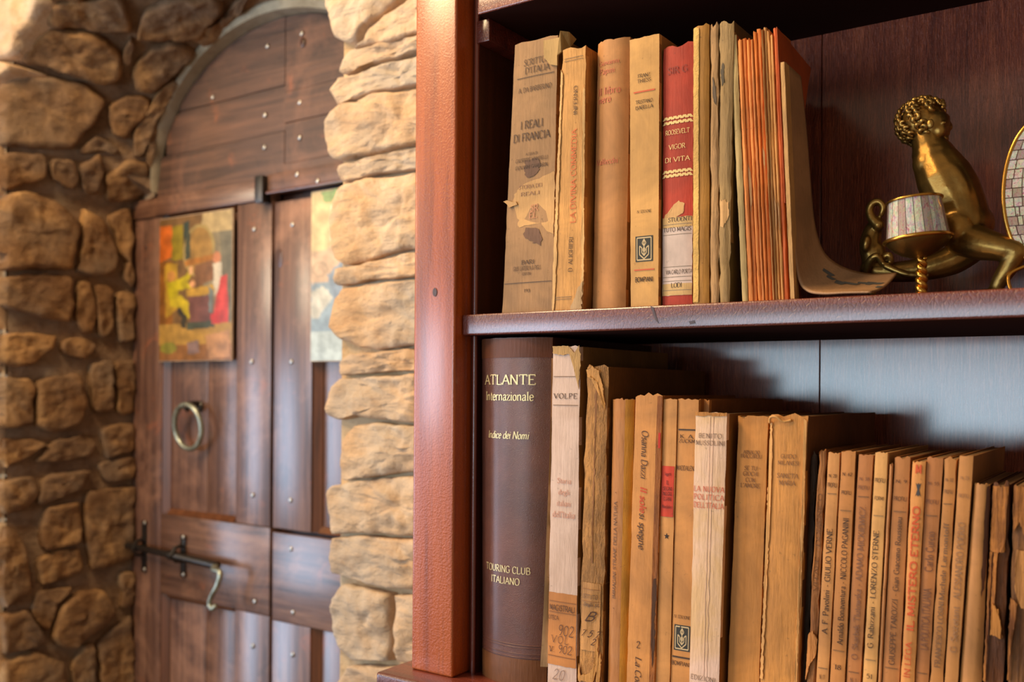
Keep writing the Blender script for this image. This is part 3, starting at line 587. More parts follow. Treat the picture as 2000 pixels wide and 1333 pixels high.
# ================================================================ a small stroke alphabet
# strokes separated by '|'; 'c' = curved; coordinates on a grid with cap height 10, x-height 6.4; first number = advance
GL = {
'A':'8 0,0 4,10|4,10 8,0|1.5,3.6 6.5,3.6','B':'7 1,0 1,10|c1,10 4,10 5.8,8.6 5.2,6 3.5,5.3 1,5.3|c3.5,5.3 5.8,4.8 6.6,2.8 5.6,.5 3.5,0 1,0',
'C':'8 c7.2,8.2 6,9.7 4.2,10 2,9.2 .7,7 .7,5 .9,2.4 2.3,.6 4.4,0 6.2,.3 7.4,1.7','D':'8.4 1,0 1,10|c1,10 4,10 6.8,8.6 7.8,5 6.8,1.4 4,0 1,0',
'E':'6.6 1,0 1,10|1,10 6,10 6,8.6|1,5.2 4.8,5.2|1,0 6.3,0 6.3,1.5','F':'6.2 1,0 1,10|1,10 6,10 6,8.6|1,5.2 4.8,5.2',
'G':'8.4 c7.2,8.4 6,9.7 4.2,10 2,9.2 .7,7 .7,5 .9,2.4 2.3,.6 4.4,0 6,.2 7.4,1|7.4,1 7.4,4.4|5.6,4.4 8.2,4.4','H':'8.6 1,0 1,10|7.4,0 7.4,10|1,5.2 7.4,5.2',
'I':'3 1.5,0 1.5,10','J':'4 c2.6,10 2.6,4 2.3,0 1,-1.6 0,-1.4','K':'7.8 1,0 1,10|6.6,10 1.2,4.8|2.8,6 7.2,0','L':'6.4 1,0 1,10|1,0 6,0 6,1.8',
'M':'10 1,0 1.4,10|1.4,10 5,1.5|5,1.5 8.6,10|8.6,10 9,0','N':'8.8 1,0 1,10|1,10 7.6,0|7.6,0 7.6,10','O':'9 c4.5,10 2,9.2 .7,6.6 .7,3.6 2,.8 4.5,0 7,.8 8.3,3.6 8.3,6.6 7,9.2 4.5,10',
'P':'6.8 1,0 1,10|c1,10 4,10 6,8.8 6,6.4 4.2,4.9 1,4.7','Q':'9 c4.5,10 2,9.2 .7,6.6 .7,3.6 2,.8 4.5,0 7,.8 8.3,3.6 8.3,6.6 7,9.2 4.5,10|c4.5,.5 6.5,-1.4 9,-2',
'R':'7.6 1,0 1,10|c1,10 4,10 5.8,8.8 5.8,6.5 4,5 1,4.9|3.4,5 7.2,0','S':'6 c5.2,8.4 4.4,9.7 2.9,10 1.2,9.3 1,7.4 2.4,6 4.4,4.6 5.4,2.8 4.6,.8 2.8,0 1.2,.4 .5,2',
'T':'8 4,0 4,10|.4,8.4 .4,10 7.6,10 7.6,8.4','U':'8.4 c1.2,10 1.2,4 1.9,1.2 4.2,0 6.4,1.2 7.2,4 7.2,10','V':'8 0,10 4,0|4,0 8,10','W':'11 0,10 3,0|3,0 5.5,9|5.5,9 8,0|8,0 11,10',
'Z':'7 .8,8.6 .8,10 6.2,10 .6,0 6.4,0 6.4,1.6','X':'7 .5,10 6.5,0|6.5,10 .5,0','Y':'7.4 .4,10 3.7,5|7,10 3.7,5|3.7,5 3.7,0',
'a':'5.4 c1,5 1.8,6.2 3.2,6.4 4.2,5.6 4.2,4 4.2,1 5,0|c4.2,3.8 1.6,3 .7,1.6 1.4,.1 3,.2 4.2,1.6','b':'6 1,0 1,10|c1,4.6 2.6,6.4 4.6,5.8 5.4,3.4 4.6,.6 2.8,0 1,1.2',
'c':'5 c4.4,5 3.4,6.4 2,6 .7,4.4 .7,2 2,.2 3.6,.2 4.6,1.4','d':'6 5,0 5,10|c5,4.6 3.8,6.4 1.8,5.8 .6,3.6 1.2,.8 3,0 5,1.6','e':'5 c.8,3.6 4.5,3.6 4.2,5.6 2.6,6.5 1,5.4 .7,3 1.6,.4 3.2,0 4.6,1.3',
'f':'3.6 c4,9 3,10 2,9.2 1.8,7 1.8,0|.6,6.2 3.4,6.2','g':'5.6 c2.6,6.4 1,5.4 1.2,3.4 2.8,2.4 4.2,3.6 4.2,5.4 2.6,6.4|c1.6,2.6 1.2,1.4 3,.9 5,.2 4.8,-2 2.8,-2.8 .6,-2 .8,-.4 2.2,.8|4,5.8 5.4,6.4',
'h':'6.2 1,0 1,10|c1,4.4 2.8,6.4 4.6,5.6 4.9,3 4.9,0','i':'2.6 1.3,0 1.3,6.4|1.1,8.6 1.6,9.2','l':'2.6 1.3,0 1.3,10','m':'9.2 1,0 1,6.4|c1,4.4 2.4,6.4 4,5.6 4.4,3 4.4,0|c4.4,4.4 6,6.4 7.6,5.6 7.9,3 7.9,0',
'n':'6.2 1,0 1,6.4|c1,4.4 2.8,6.4 4.6,5.6 4.9,3 4.9,0','o':'5.8 c2.9,6.4 1.2,5.4 .7,3.2 1.2,.8 2.9,0 4.6,.8 5.1,3.2 4.6,5.4 2.9,6.4','p':'6 1,-3 1,6.4|c1,4.6 2.6,6.4 4.6,5.8 5.4,3.4 4.6,.6 2.8,0 1,1.2',
'q':'6 5,-3 5,6.4|c5,4.6 3.8,6.4 1.8,5.8 .6,3.6 1.2,.8 3,0 5,1.6','r':'4.4 1,0 1,6.4|c1,4 2.2,6.2 4,6','s':'4.4 c3.8,5.2 2.6,6.5 1.2,5.6 1.4,4 3.4,2.8 3.6,1.2 2.2,-.1 .6,1','t':'3.6 c1.8,8.4 1.8,2 2.2,.3 3.6,.5|.6,6.2 3.4,6.2',
'u':'6.2 c1,6.4 1,2 1.8,.2 3.6,.3 5,2|5,6.4 5,0','v':'5.4 .4,6.4 2.8,0|2.8,0 5.2,6.4','z':'5 .6,5.4 .6,6.4 4.4,6.4 .5,0 4.5,0 4.5,1.2','k':'5.8 1,0 1,10|4.8,6.4 1.2,3|2.4,4 5.4,0','w':'7.8 .2,6.4 2.2,0|2.2,0 3.9,6|3.9,6 5.6,0|5.6,0 7.6,6.4',
"'":'2 1.2,10 .8,7.6','.':'2.2 .9,0 1.4,.6',',':'2.2 1.4,.6 .7,-1.4','-':'4.6 .8,3.8 3.8,3.8','&':'8 7.5,0 2,7.5|c2,7.5 2.4,10 4.4,9.2 4,6.8 1,4.4 .8,1.4 3,-.2 6.2,1.6 7.6,5',
'0':'6.4 c3.2,10 1.2,8.4 .8,5 1.2,1.4 3.2,0 5.2,1.4 5.6,5 5.2,8.4 3.2,10','1':'4 1,8.4 2.2,10|2.2,10 2.2,0','2':'6.2 c.8,7.6 1.6,9.8 3.6,10 5.2,8.4 4.6,5.8 2.6,3 .6,0|.6,0 5.8,0 5.8,1.2',
'5':'6 5.2,10 1.6,10|1.6,10 1.2,5.8|c1.2,5.8 3.4,6.6 5.2,5 5,1.6 3,0 .8,.9','7':'6 .8,8.6 .8,10 5.4,10 2.2,0','8':'6 c3,5.4 1.2,6.8 1.4,9 3,10 4.8,9 4.8,6.8 3,5.4 .8,3.8 1,1 3,0 5.2,1 5.2,3.8 3,5.4',
'9':'6 c5,7.4 3.8,5 2,5.2 .8,7.2 1.6,9.6 3.4,10 5,8.4 5.2,5 4,1.6 2.4,0','6':'6 c4.8,9.6 2.4,8 1,4.4 1.4,1 3,0 4.8,1.2 4.8,4 3.2,5.4 1.2,4','3':'6 c.9,8.6 2.4,10 4.4,9.2 4.4,6.6 2.6,5.4 4.8,4.4 5,1.4 2.8,0 .8,1.4',
'4':'6.4 4.4,0 4.4,10|4.4,10 .5,3 6,3',' ':'3.4 '}
def glyph_quads(ch, thick, thin, serif, slant, mono):
    s = GL.get(ch, GL.get(ch.upper(), '3 ')); adv, _, rest = s.partition(' '); adv = float(adv); out = []
    nib = math.radians(24)
    for st in (rest.split('|') if rest else []):
        cur = st.startswith('c'); pts = [Vector(tuple(float(q) for q in t.split(','))) for t in st.lstrip('c').split()]
        if cur: pts = spl([(p.x, p.y, 0) for p in pts], 4)
        pts = [Vector((p[0], p[1])) for p in pts]; L = []; R = []
        for i, p in enumerate(pts):
            t = (pts[min(i+1, len(pts)-1)]-pts[max(i-1, 0)])
            if t.length < 1e-6: t = Vector((0, 1))
            t.normalize(); n = Vector((-t.y, t.x))
            wd = mono if mono else thin+(thick-thin)*abs(math.sin(math.atan2(t.y, t.x)-nib))
            L.append(p+n*wd/2); R.append(p-n*wd/2)
        for i in range(len(pts)-1): out.append((L[i], L[i+1], R[i+1], R[i]))
        if serif and not cur and len(pts) == 2:
            for e, o in ((pts[0], pts[1]), (pts[1], pts[0])):
                d = o-e
                if abs(d.y) > abs(d.x)*.9 and (min(abs(e.y-q) for q in (0, 10, 6.4, -3)) < .05) and abs(d.y) > 2:
                    if ch in 'AVWMN' and ((ch == 'A' and e.y > 9) or (ch in 'VW' and e.y < .1) ): continue
                    sg = -.25 if e.y > 3 else .25
                    out.append((e+Vector((-1.25, -.22+sg)), e+Vector((-1.25, .22+sg)), e+Vector((1.25, .22+sg)), e+Vector((1.25, -.22+sg))))
    if slant: out = [tuple(Vector((p.x+p.y*slant, p.y)) for p in q) for q in out]
    return out, adv
def text_quads(s, thick=1.5, thin=.5, serif=True, slant=0, mono=0, track=.9):
    x = 0; Q = []
    for ch in s:
        q, adv = glyph_quads(ch, thick, thin, serif, slant, mono)
        Q += [tuple(Vector((p.x+x, p.y)) for p in f) for f in q]; x += adv+track
    w_ = x-track; return [tuple(Vector((p.x-w_/2, p.y-5)) for p in f) for f in Q], w_
INKS = {}
def ink(c, rough=.6, metal=0):
    k = (c, rough, metal)
    if k not in INKS: INKS[k] = flat('ink_%d_%d_%d' % c, c, rough, metal, .3)
    return INKS[k]
BLACK = (58, 42, 32); RED = (190, 74, 46); GOLD = (226, 196, 132)
# ================================================================ books
class Book:
    def __init__(s, name, label, zb, top, bot, Y, depth, mat, side=None, cat='book', bulge=.0006, tc=.0007, pages=None, group=None, wear=.0002, rag=.0006, block_in=.0008, nz=28, topj=0, gap=.00025):
        """top=(uL,uR,v) bot=(uL,uR,v) measured on the spine plane"""
        s.Y, s.D, s.bulge, s.tc, s.zb, s.wear = Y, min(Y+depth, YBK-.003), bulge, tc, zb, wear
        s.zt = px((top[0]+top[1])/2, top[2], Y).z
        def xat(u, v): return px(u, v, Y).x, px(u, v, Y).z
        (a0, z0), (a1, z1) = xat(top[0], top[2]), xat(bot[0], bot[2]); s.kl = (a0-a1)/(z0-z1); s.l0 = a1-s.kl*(z1-zb)+gap
        (a0, z0), (a1, z1) = xat(top[1], top[2]), xat(bot[1], bot[2]); s.kr = (a0-a1)/(z0-z1); s.r0 = a1-s.kr*(z1-zb)-gap
        s.sd = random.uniform(0, 50); s.toff = .0005
        s.root = empty(name, ((s.l0+s.r0)/2, (s.Y+s.D)/2, zb), label, cat, group)
        nx = 14 if bulge > .002 else 6
        rows = []; bm = bmesh.new()
        for j in range(nz+1):
            z = zb+(s.zt-zb)*j/nz; ring = []
            l, r = s.XL(z), s.XR(z)
            jj = (lambda q: (noise.noise(Vector((q*900, s.sd, 3)))*rag*2.5+topj*(q*900 % 1)) if j == nz else 0)
            for x in (l,): ring.append((x, s.D, z))
            ring.append((l, s.Yf(0, z)+.004, z)); 
            for i in range(nx+1): f = i/nx; ring.append((l+(r-l)*f, s.Yf(f, z), z+jj(f*.03+.001)))
            ring.append((r, s.Yf(1, z)+.004, z)); ring.append((r, s.D, z))
            inner = [(r-tc, s.D, z), (r-tc, s.Yf(1, z)+.004, z)]+[(r-tc-(r-l-2*tc)*i/nx, s.Yf(1-i/nx, z)+tc, z+jj((1-i/nx)*.03+.001)) for i in range(nx+1)]+[(l+tc, s.Yf(0, z)+.004, z), (l+tc, s.D, z)]
            rg = [Vector(q) for q in ring+inner]
            for q in rg:
                e = noise.noise(q*160+Vector((s.sd, 0, 0)))*rag*.5; q.x += e if q.y < s.Y+.02 else 0
            rows.append([bm.verts.new(q) for q in rg])
        m = len(rows[0])
        for j in range(nz):
            for k in range(m): bm.faces.new((rows[j][k], rows[j][(k+1) % m], rows[j+1][(k+1) % m], rows[j+1][k]))
        h = m//2
        for R_ in (rows[0], rows[-1]):
            for k in range(h-1): bm.faces.new((R_[k], R_[k+1], R_[m-2-k], R_[m-1-k]))
        s.cover = bmo('cover', bm, mat, s.root, 38)
        if side:
            s.cover.data.materials.append(side); mid = (s.l0+s.r0)/2
            for p in s.cover.data.polygons:
                if abs(p.normal.x) > .9 and p.center.y+s.cover.parent.location.y > s.Y+.002+bulge: p.material_index = 1
        # page block
        bi = block_in; bm = bmesh.new(); q = []
        yf = s.Y+bulge+tc+.0006
        for z in (zb+max(bi, .0003), s.zt-bi):
            l, r = s.XL(z)+tc+.0001, s.XR(z)-tc-.0001
            q.append([bm.verts.new((x, y, z)) for x, y in ((l, yf), (r, yf), (r, s.D-.002), (l, s.D-.002))])
        for k in range(4): bm.faces.new((q[0][k], q[0][(k+1) % 4], q[1][(k+1) % 4], q[1][k]))
        bm.faces.new(q[0]); bm.faces.new(q[1]); bmo('page_block', bm, pages or PAGES, s.root)
    def under(s, name): return (getattr(s, 'lab', None) or s.cover) if name.startswith(('label', 'handw')) else s.cover
    def XL(s, z): return s.l0+s.kl*(z-s.zb)
    def XR(s, z): return s.r0+s.kr*(z-s.zb)
    def Yf(s, f, z):
        w_ = abs(2*f-1)
        return s.Y+s.bulge*(w_**2.4)+noise.noise(Vector((f*3, z*40, s.sd)))*s.wear
    def S(s, f, z, off=.00025): l, r = s.XL(z), s.XR(z); return Vector((l+(r-l)*f, s.Yf(f, z)-off, z))
    def d(s): return dep(s.S(.5, (s.zb+s.zt)/2))
    def zv(s, v, f=.5):
        z = (s.zb+s.zt)/2
        for _ in range(4): z = px(PU+0, v, 1).z*0 + z; P = s.S(f, z); dd = dep(P); uu = FPX*(ROT.transposed()@(P-CAM)).x/dd; z = H+((px(PU+uu, v, P.y)).z-H)
        return z
    def text(s, items, color=BLACK, name='spine_lettering', rough=.6, metal=0):
        for it in items:
            vs_, fs = [], []
            st, v, size = it[0], it[1], it[2]; o = it[3] if len(it) > 3 else {}
            mode = o.get('m', 'h'); f0 = o.get('f', .5)
            Q, W = text_quads(st, o.get('thick', 1.5), o.get('thin', .55), o.get('serif', True), o.get('slant', 0), o.get('mono', 0), o.get('track', .9))
            z0 = s.zv(v, f0); dd = s.d(); sz = size*dd/FPX/10; wd = (s.r0-s.l0)
            sa = sz
            if 'fit' in o: sa = (o['fit']*wd if mode == 'h' else o['fit']*dd/FPX)/W
            for q in Q:
                b = len(vs_)
                for p in q:
                    a, c = p.x*sa, p.y*sz
                    if mode == 'h': f, z = f0+a/wd, z0+c
                    elif mode == 'up': f, z = f0-c/wd, z0+a
                    else: f, z = f0+c/wd, z0-a
                    vs_.append(s.S(min(.995, max(.005, f)), z, s.toff))
                fs.append((b, b+1, b+2, b+3))
            if fs: mk(name, vs_, fs, ink(color, rough, metal), s.under(name))
    def band(s, v0, v1, color, f0=.02, f1=.98, name='printed_band', off=.00018, mat=None, rag=0, n=10):
        """a strip printed or pasted on the spine, following its curve"""
        za, zb_ = s.zv(v0), s.zv(v1); vs_, fs = [], []; R_ = max(2, int(abs(za-zb_)/.004)+1)
        for j in range(R_+1):
            for i in range(n+1):
                f = f0+(f1-f0)*i/n; z = za+(zb_-za)*j/R_
                if rag and (j in (0, R_)): z += noise.noise(Vector((f*9, j, s.sd)))*rag
                if rag and i in (0, n): f += noise.noise(Vector((z*300, i, s.sd)))*rag*30
                vs_.append(s.S(f, z, off))
        for j in range(R_):
            for i in range(n): a_ = j*(n+1)+i; fs.append((a_, a_+1, a_+n+2, a_+n+1))
        o = mk(name, vs_, fs, mat or ink(color), s.root if name in ('paper_label', 'shelf_label', 'red_label') else s.under(name), 180)
        if name in ('paper_label', 'shelf_label', 'red_label'):
            s.lab = o
        return o
    def lines(s, L, color=BLACK, name='printed_rule', off=.0004):
        for (v, th, f0, f1) in L:
            vs_, fs = [], []
            z0 = s.zv(v); t = th*s.d()/FPX; n = 8
            for i in range(n):
                b = len(vs_); fa = f0+(f1-f0)*i/n; fb = f0+(f1-f0)*(i+1)/n
                vs_ += [s.S(fa, z0-t/2, off), s.S(fb, z0-t/2, off), s.S(fb, z0+t/2, off), s.S(fa, z0+t/2, off)]; fs.append((b, b+1, b+2, b+3))
            bm = bmesh.new(); V = [bm.verts.new(q) for q in vs_]
            for q in fs: bm.faces.new([V[i] for i in q])
            bmesh.ops.remove_doubles(bm, verts=bm.verts, dist=1e-6); bmo(name, bm, ink(color), s.under(name))
    def blob(s, pts, mat, name='stain', off=.0002, th=0, jag=.0):
        """irregular flat patch; pts are (fraction across, pixel row)"""
        P = []; n = len(pts)
        for i in range(n):
            f0, v0 = pts[i]; f1, v1 = pts[(i+1) % n]; m = max(1, int(math.hypot((f1-f0)*60, v1-v0)/4))
            for k in range(m):
                t = k/m; f = f0+(f1-f0)*t; z = s.zv(v0+(v1-v0)*t)
                f += noise.noise(Vector((f*14, z*500, s.sd)))*jag; z += noise.noise(Vector((f*17, z*450, s.sd+4)))*jag*.02
                P.append(s.S(f, z, off))
        bm = bmesh.new(); fc = bm.faces.new([bm.verts.new(p) for p in P]); bmesh.ops.triangulate(bm, faces=[fc])
        if th:
            e = bmesh.ops.extrude_face_region(bm, geom=list(bm.faces))
            for q in e['geom']:
                if isinstance(q, bmesh.types.BMVert): q.co.y -= th
        return bmo(name, bm, mat, s.cover)
    def poly(s, f0, v0, sx, sz, P, th, color, name='printed_emblem', off=.0003):
        """thin line drawing: P list of polylines in 0..1 units"""
        vs_, fs = [], []; dd = s.d()/FPX; wd = s.r0-s.l0; z0 = s.zv(v0)
        for L in P:
            for a_, b_ in zip(L[:-1], L[1:]):
                a_ = Vector(a_); b_ = Vector(b_); t = (b_-a_).normalized(); nn = Vector((-t.y, t.x))*th/2; k = len(vs_)
                for q in (a_+nn, b_+nn, b_-nn, a_-nn): vs_.append(s.S(f0+(q.x-.5)*sx, z0+(q.y-.5)*sz*dd, off))
                fs.append((k, k+1, k+2, k+3))
        return mk(name, vs_, fs, ink(color), s.cover)
tp = NT('page_edges'); 
_n = tp.noise(6, tp.map((420, 1.5, 1.5)), 3, .6); tp.bump(_n, .5, .0006)
PAGES = tp.set(Base_Color=tp.ramp(_n, [(.35, (120, 84, 50)), (.6, (176, 134, 88))]), Roughness=.9)
def P_(n, c, *a, **k): return paper(n, c, *a, **k)
UP = ZS2; LO = ZF
DARKSIDE = paper('side_tan', (150, 112, 70), bump=.3); OCHRE = paper('side_ochre', (178, 122, 40), bump=.3)
# ---- upper shelf
b = Book('paperback_book', 'grey-brown paperback with a peeled pale patch, leftmost on the upper shelf', UP, (1005, 1089, 78), (980, 1078, 609), .6150, .15, P_('taupe_paper', (176, 142, 112), streak=.25), DARKSIDE, rag=.0009, group=None)
GUP = 'books on the upper shelf'
b.text([('SCRITTORI', 118, 12, {'fit': .60, 'f': .55}), ("D'ITALIA", 134, 12, {'fit': .55, 'f': .56}), ('A. DA BARBERINO', 172, 9, {'fit': .74, 'f': .52}), ('I REALI', 242, 15, {'fit': .50, 'f': .48}),
 ('DI FRANCIA', 266, 15, {'fit': .80, 'f': .48}), ('A CURA DI', 300, 5, {'fit': .26}), ('GIUSEPPE VANDELLI', 311, 7, {'fit': .70}), ('GIOVANNI GAMBARIN', 325, 7, {'fit': .70}),
 ('BARI', 512, 8, {'fit': .26, 'f': .5}), ('GIUS. LATERZA & FIGLI', 524, 8, {'fit': .56, 'f': .48}), ('EDITORI', 535, 5, {'fit': .18, 'f': .48}), ('193', 568, 6, {'fit': .12, 'f': .5})], (88, 66, 52))
b.lines([(148, 1.5, .10, .94), (552, 1.5, .02, .98)], (96, 74, 58))
pale = P_('peeled_paper', (214, 176, 132), streak=.1)
b.blob([(.18, 372), (.34, 358), (.62, 352), (.82, 346), (.99, 340), (.99, 462), (.84, 450), (.72, 438), (.60, 436), (.42, 440), (.28, 442), (.24, 424), (.20, 404), (.14, 388)], pale, 'peeled_patch', .00022, 0, .06)
b.blob([(-.06, 388), (.02, 386), (.22, 392), (.24, 398), (.06, 400)], pale, 'torn_flake', .0008, .0006, .05)
b.blob([(.36, 312), (.50, 310), (.66, 312), (.68, 334), (.58, 344), (.40, 346), (.36, 340)], P_('purple_stain', (122, 92, 80)), 'ink_stain', .00035, 0, .08)
b.blob([(.38, 446), (.64, 446), (.74, 470), (.74, 482), (.62, 476), (.40, 464)], P_('purple_stain', (124, 94, 82)), 'ink_stain', .00035, 0, .10)
b.text([('STORIA DEI', 364, 7, {'fit': .50}), ('REALI', 378, 7, {'fit': .4})], (150, 112, 84), 'faded_lettering')
b.text([('SR', 406, 12, {'fit': .16, 'f': .6}), ('EL', 420, 12, {'fit': .16, 'f': .58})], (206, 142, 104), 'faded_lettering')
# the torn corner of its cover, folded over to the right
fl = [b.S(.72, b.zv(134)), b.S(.64, b.zv(112)), b.S(.66, b.zv(78)), b.S(.84, b.zv(74))]
y0 = b.Y
tp_ = [px(1062, 112, y0-.001), px(1061, 79, y0-.001), px(1078, 76, y0-.001), px(1092, 73, y0-.003), px(1094, 60, y0-.003), px(1110, 62, y0+.002), px(1124, 76, y0+.012), px(1112, 92, y0+.006), px(1096, 101, y0-.003), px(1088, 108, y0-.004), px(1088, 128, y0-.002), px(1074, 126, y0-.001)]
mf = P_('torn_flap', (190, 162, 116), streak=.5)
bm = bmesh.new(); f_ = bm.faces.new([bm.verts.new(p) for p in tp_]); bmesh.ops.triangulate(bm, faces=[f_]); e = bmesh.ops.extrude_face_region(bm, geom=list(bm.faces))
for q in e['geom']:
    if isinstance(q, bmesh.types.BMVert): q.co += Vector((.0004, .0010, 0))
bmo('torn_flap', bm, mf, b.root, 30)
b = Book('paperback_book', 'worn tan paperback with vertical red lettering, second on the upper shelf', UP, (1098, 1144, 94), (1080, 1139, 607), .6120, .15, P_('tan_worn', (224, 174, 114), streak=.5, bump=.5), P_('tan_worn_side', (196, 142, 84), streak=.6, bump=.6), wear=.0006, rag=.0018)
b.text([('INFERNO', 196, 10, {'m': 'up', 'fit': 56, 'f': .62}), ('-', 240, 9, {'m': 'up', 'f': .62}), ('D. ALIGHIERI', 497, 9, {'m': 'up', 'fit': 68, 'f': .56})], (98, 70, 48))
b.text([('LA DIVINA COMMEDIA', 344, 13, {'m': 'up', 'fit': 182, 'f': .60}), ], (214, 112, 66)); b.text([('-', 450, 9, {'m': 'up', 'f': .58})], (120, 84, 56))
b.lines([(112, 1.3, .1, .9), (117, 1.3, .1, .9), (580, 1.3, .05, .62), (584, 1.3, .05, .60)], (150, 116, 80))
b.blob([(.62, 606), (.70, 590), (.84, 566), (.98, 552), (.98, 606)], P_('inner_tear', (206, 178, 150)), 'torn_cover', .0010, .0006, .05)
b.blob([(-.03, 130), (.05, 140), (.06, 560), (.02, 606), (-.06, 606)], P_('edge_pale', (238, 200, 150)), 'worn_edge', .0004, .0004, .03)
b.blob([(.93, 180), (.99, 170), (1.02, 560), (.95, 590), (.93, 400)], P_('edge_pale', (238, 200, 150)), 'worn_edge', .0004, .0004, .04)
b = Book('hardback_book', 'smooth tan book with faint red lettering and a rounded spine, third on the upper shelf', UP, (1162, 1226, 76), (1151, 1217, 604), .6185, .15, P_('tan_smooth', (206, 154, 108), streak=.15, bump=.12), DARKSIDE, bulge=.0045, tc=.0014)
b.text([('Giovanni', 121, 9, {'fit': .66, 'f': .42}), ('Papini', 138, 11, {'fit': .50, 'f': .38}), ('Il libro', 176, 14, {'fit': .70, 'f': .45}), ('nero', 194, 14, {'fit': .42, 'f': .32}), ('Vallecchi', 315, 11, {'fit': .68, 'f': .42})], (200, 112, 84))
b = Book('paperback_book', 'cream paperback with a small black emblem and two red rules, upper shelf', UP, (1229, 1288, 72), (1231, 1286, 599), .6135, .15, P_('cream_card', (222, 178, 120), streak=.12, bump=.12), P_('cream_side', (176, 134, 92)), bulge=.0003)
b.text([('FRANZ', 147, 7, {'fit': .42}), ('THIESS', 157, 7, {'fit': .46}), ('TRISTANO', 198, 7, {'fit': .58}), ('ISABELLA', 209, 7, {'fit': .60}), ('IV. EDIZIONE', 413, 5.5, {'fit': .5}), ('BOMPIANI', 546, 9, {'fit': .64, 'serif': False, 'thin': 1.4, 'thick': 1.9})], (64, 48, 34))
b.lines([(178, 3, .14, .86), (527, 2.6, .14, .86)], (206, 96, 60))
def emblem(b, f, v, sx, sz):
    b.band(v-sz/2, v+sz/2, (60, 56, 48), f-sx/2, f+sx/2, 'printed_emblem_ground', .0002)
    D = [[(.06,.04),(.94,.04),(.94,.96),(.06,.96),(.06,.04)], [(.5,.08),(.22,.26),(.22,.62),(.36,.54),(.36,.34),(.5,.22)], [(.5,.08),(.78,.26),(.78,.62),(.64,.54),(.64,.34),(.5,.22)], [(.5,.2),(.5,.9)], [(.5,.62),(.38,.74),(.5,.9),(.62,.74),(.5,.62)], [(.5,.36),(.42,.46),(.5,.56),(.58,.46),(.5,.36)]]
    b.poly(f, v, sx*.92, sz*.94, D, .055, (206, 178, 134), 'printed_emblem')
emblem(b, .5, 486, .62, 50)
b = Book('paperback_book', 'red book with a white paper label at its foot, upper shelf', UP, (1294, 1354, 88), (1292, 1351, 596), .6165, .15, P_('red_cloth', (188, 66, 46), streak=.25, bump=.25), P_('red_side', (120, 52, 38)), bulge=.0012, wear=.0003, rag=.0012)
b.text([('SIR G', 136, 13, {'fit': .66, 'f': .5}),], (140, 62, 52))
b.text([('ROOSEVELT', 257, 9, {'fit': .80}), ('VIGOR', 286, 9, {'fit': .54}), ('DI VITA', 311, 9, {'fit': .82})], (232, 198, 130))
for v in (229, 238, 334, 342): b.poly(.5, v, .94, 8, [[(i/12, (i % 2)*.8+.1) for i in range(13)]], .10, (232, 198, 130), 'gilt_braid')
b.band(427, 577, 0, .0, 1, 'paper_label', .0003, P_('label_white', (224, 212, 196), streak=.05, bump=.1), .0006)
b.band(424, 444, 0, .0, 1, 'label_head', .00034, P_('label_cream', (216, 188, 146), streak=.05), .0004)
b.band(554, 577, 0, .0, 1, 'label_foot', .00034, P_('label_cream', (216, 188, 146), streak=.05))
b.blob([(.28, 412), (.40, 398), (.56, 392), (.76, 400), (.70, 418), (.5, 424), (.3, 426), (.05, 424), (.1, 418)], pale, 'peeled_patch', .0003, 0, .05)
b.text([('STUDENTI', 428, 8, {'fit': .78, 'f': .6}), ('TUTO MAGIS', 448, 8, {'fit': .92}), ('VIA CARLO PORTA', 531, 8, {'fit': .86, 'f': .57}), ('LODI', 557, 9, {'fit': .36})], (86, 66, 52), 'label_lettering')
b.lines([(438, 1.2, .02, .98), (458, 1.2, .02, .98), (521, 1.2, .02, .98), (541, 1.2, .02, .98), (549, 1.2, .02, .98), (567, 1.2, .02, .98)], (140, 120, 98), 'label_rule')
b = Book('paperback_book', 'thin gilt-yellow book with a frayed left edge beside the red book', UP, (1353, 1384, 49), (1352, 1384, 592), .6110, .16, P_('gilt_ochre', (186, 138, 66), streak=.5), OCHRE, bulge=.0014)
b.band(52, 590, 0, .0, .40, 'frayed_edge', .0006, P_('frayed', (232, 196, 124), streak=.5, bump=1.0, fib=(40, 40, 40)), .0012, 4)
b = Book('booklet', 'slim pinkish grey booklet beside the thin gilt-yellow book', UP, (1386, 1403, 50), (1386, 1403, 590), .6125, .15, P_('grey_pink', (196, 160, 122), streak=.6, bump=.8), P_('gp_side', (160, 134, 100)), bulge=.0010, rag=.002, wear=.0006)
b.blob([(.3, 150), (.7, 170), (.8, 205), (.5, 200), (.3, 180)], ink((96, 78, 60)), 'tear', .0003, 0, .1)
b = Book('paperback_book', 'grey-green paperback with a torn spine, left of the orange booklets', UP, (1404, 1433, 44), (1404, 1424, 590), .6115, .15, P_('grey_green', (172, 146, 106), streak=.5, bump=.7), P_('gg_side', (104, 92, 62), streak=.3), bulge=.0012, rag=.0022, wear=.0008)
b.blob([(.12, 122), (.34, 122), (.38, 160), (.2, 166), (.08, 150)], ink((70, 58, 42)), 'tear', .0003, 0, .1)
b.blob([(.1, 388), (.8, 394), (.9, 420), (.4, 442), (.1, 440)], pale, 'peeled_patch', .0003, 0, .1)
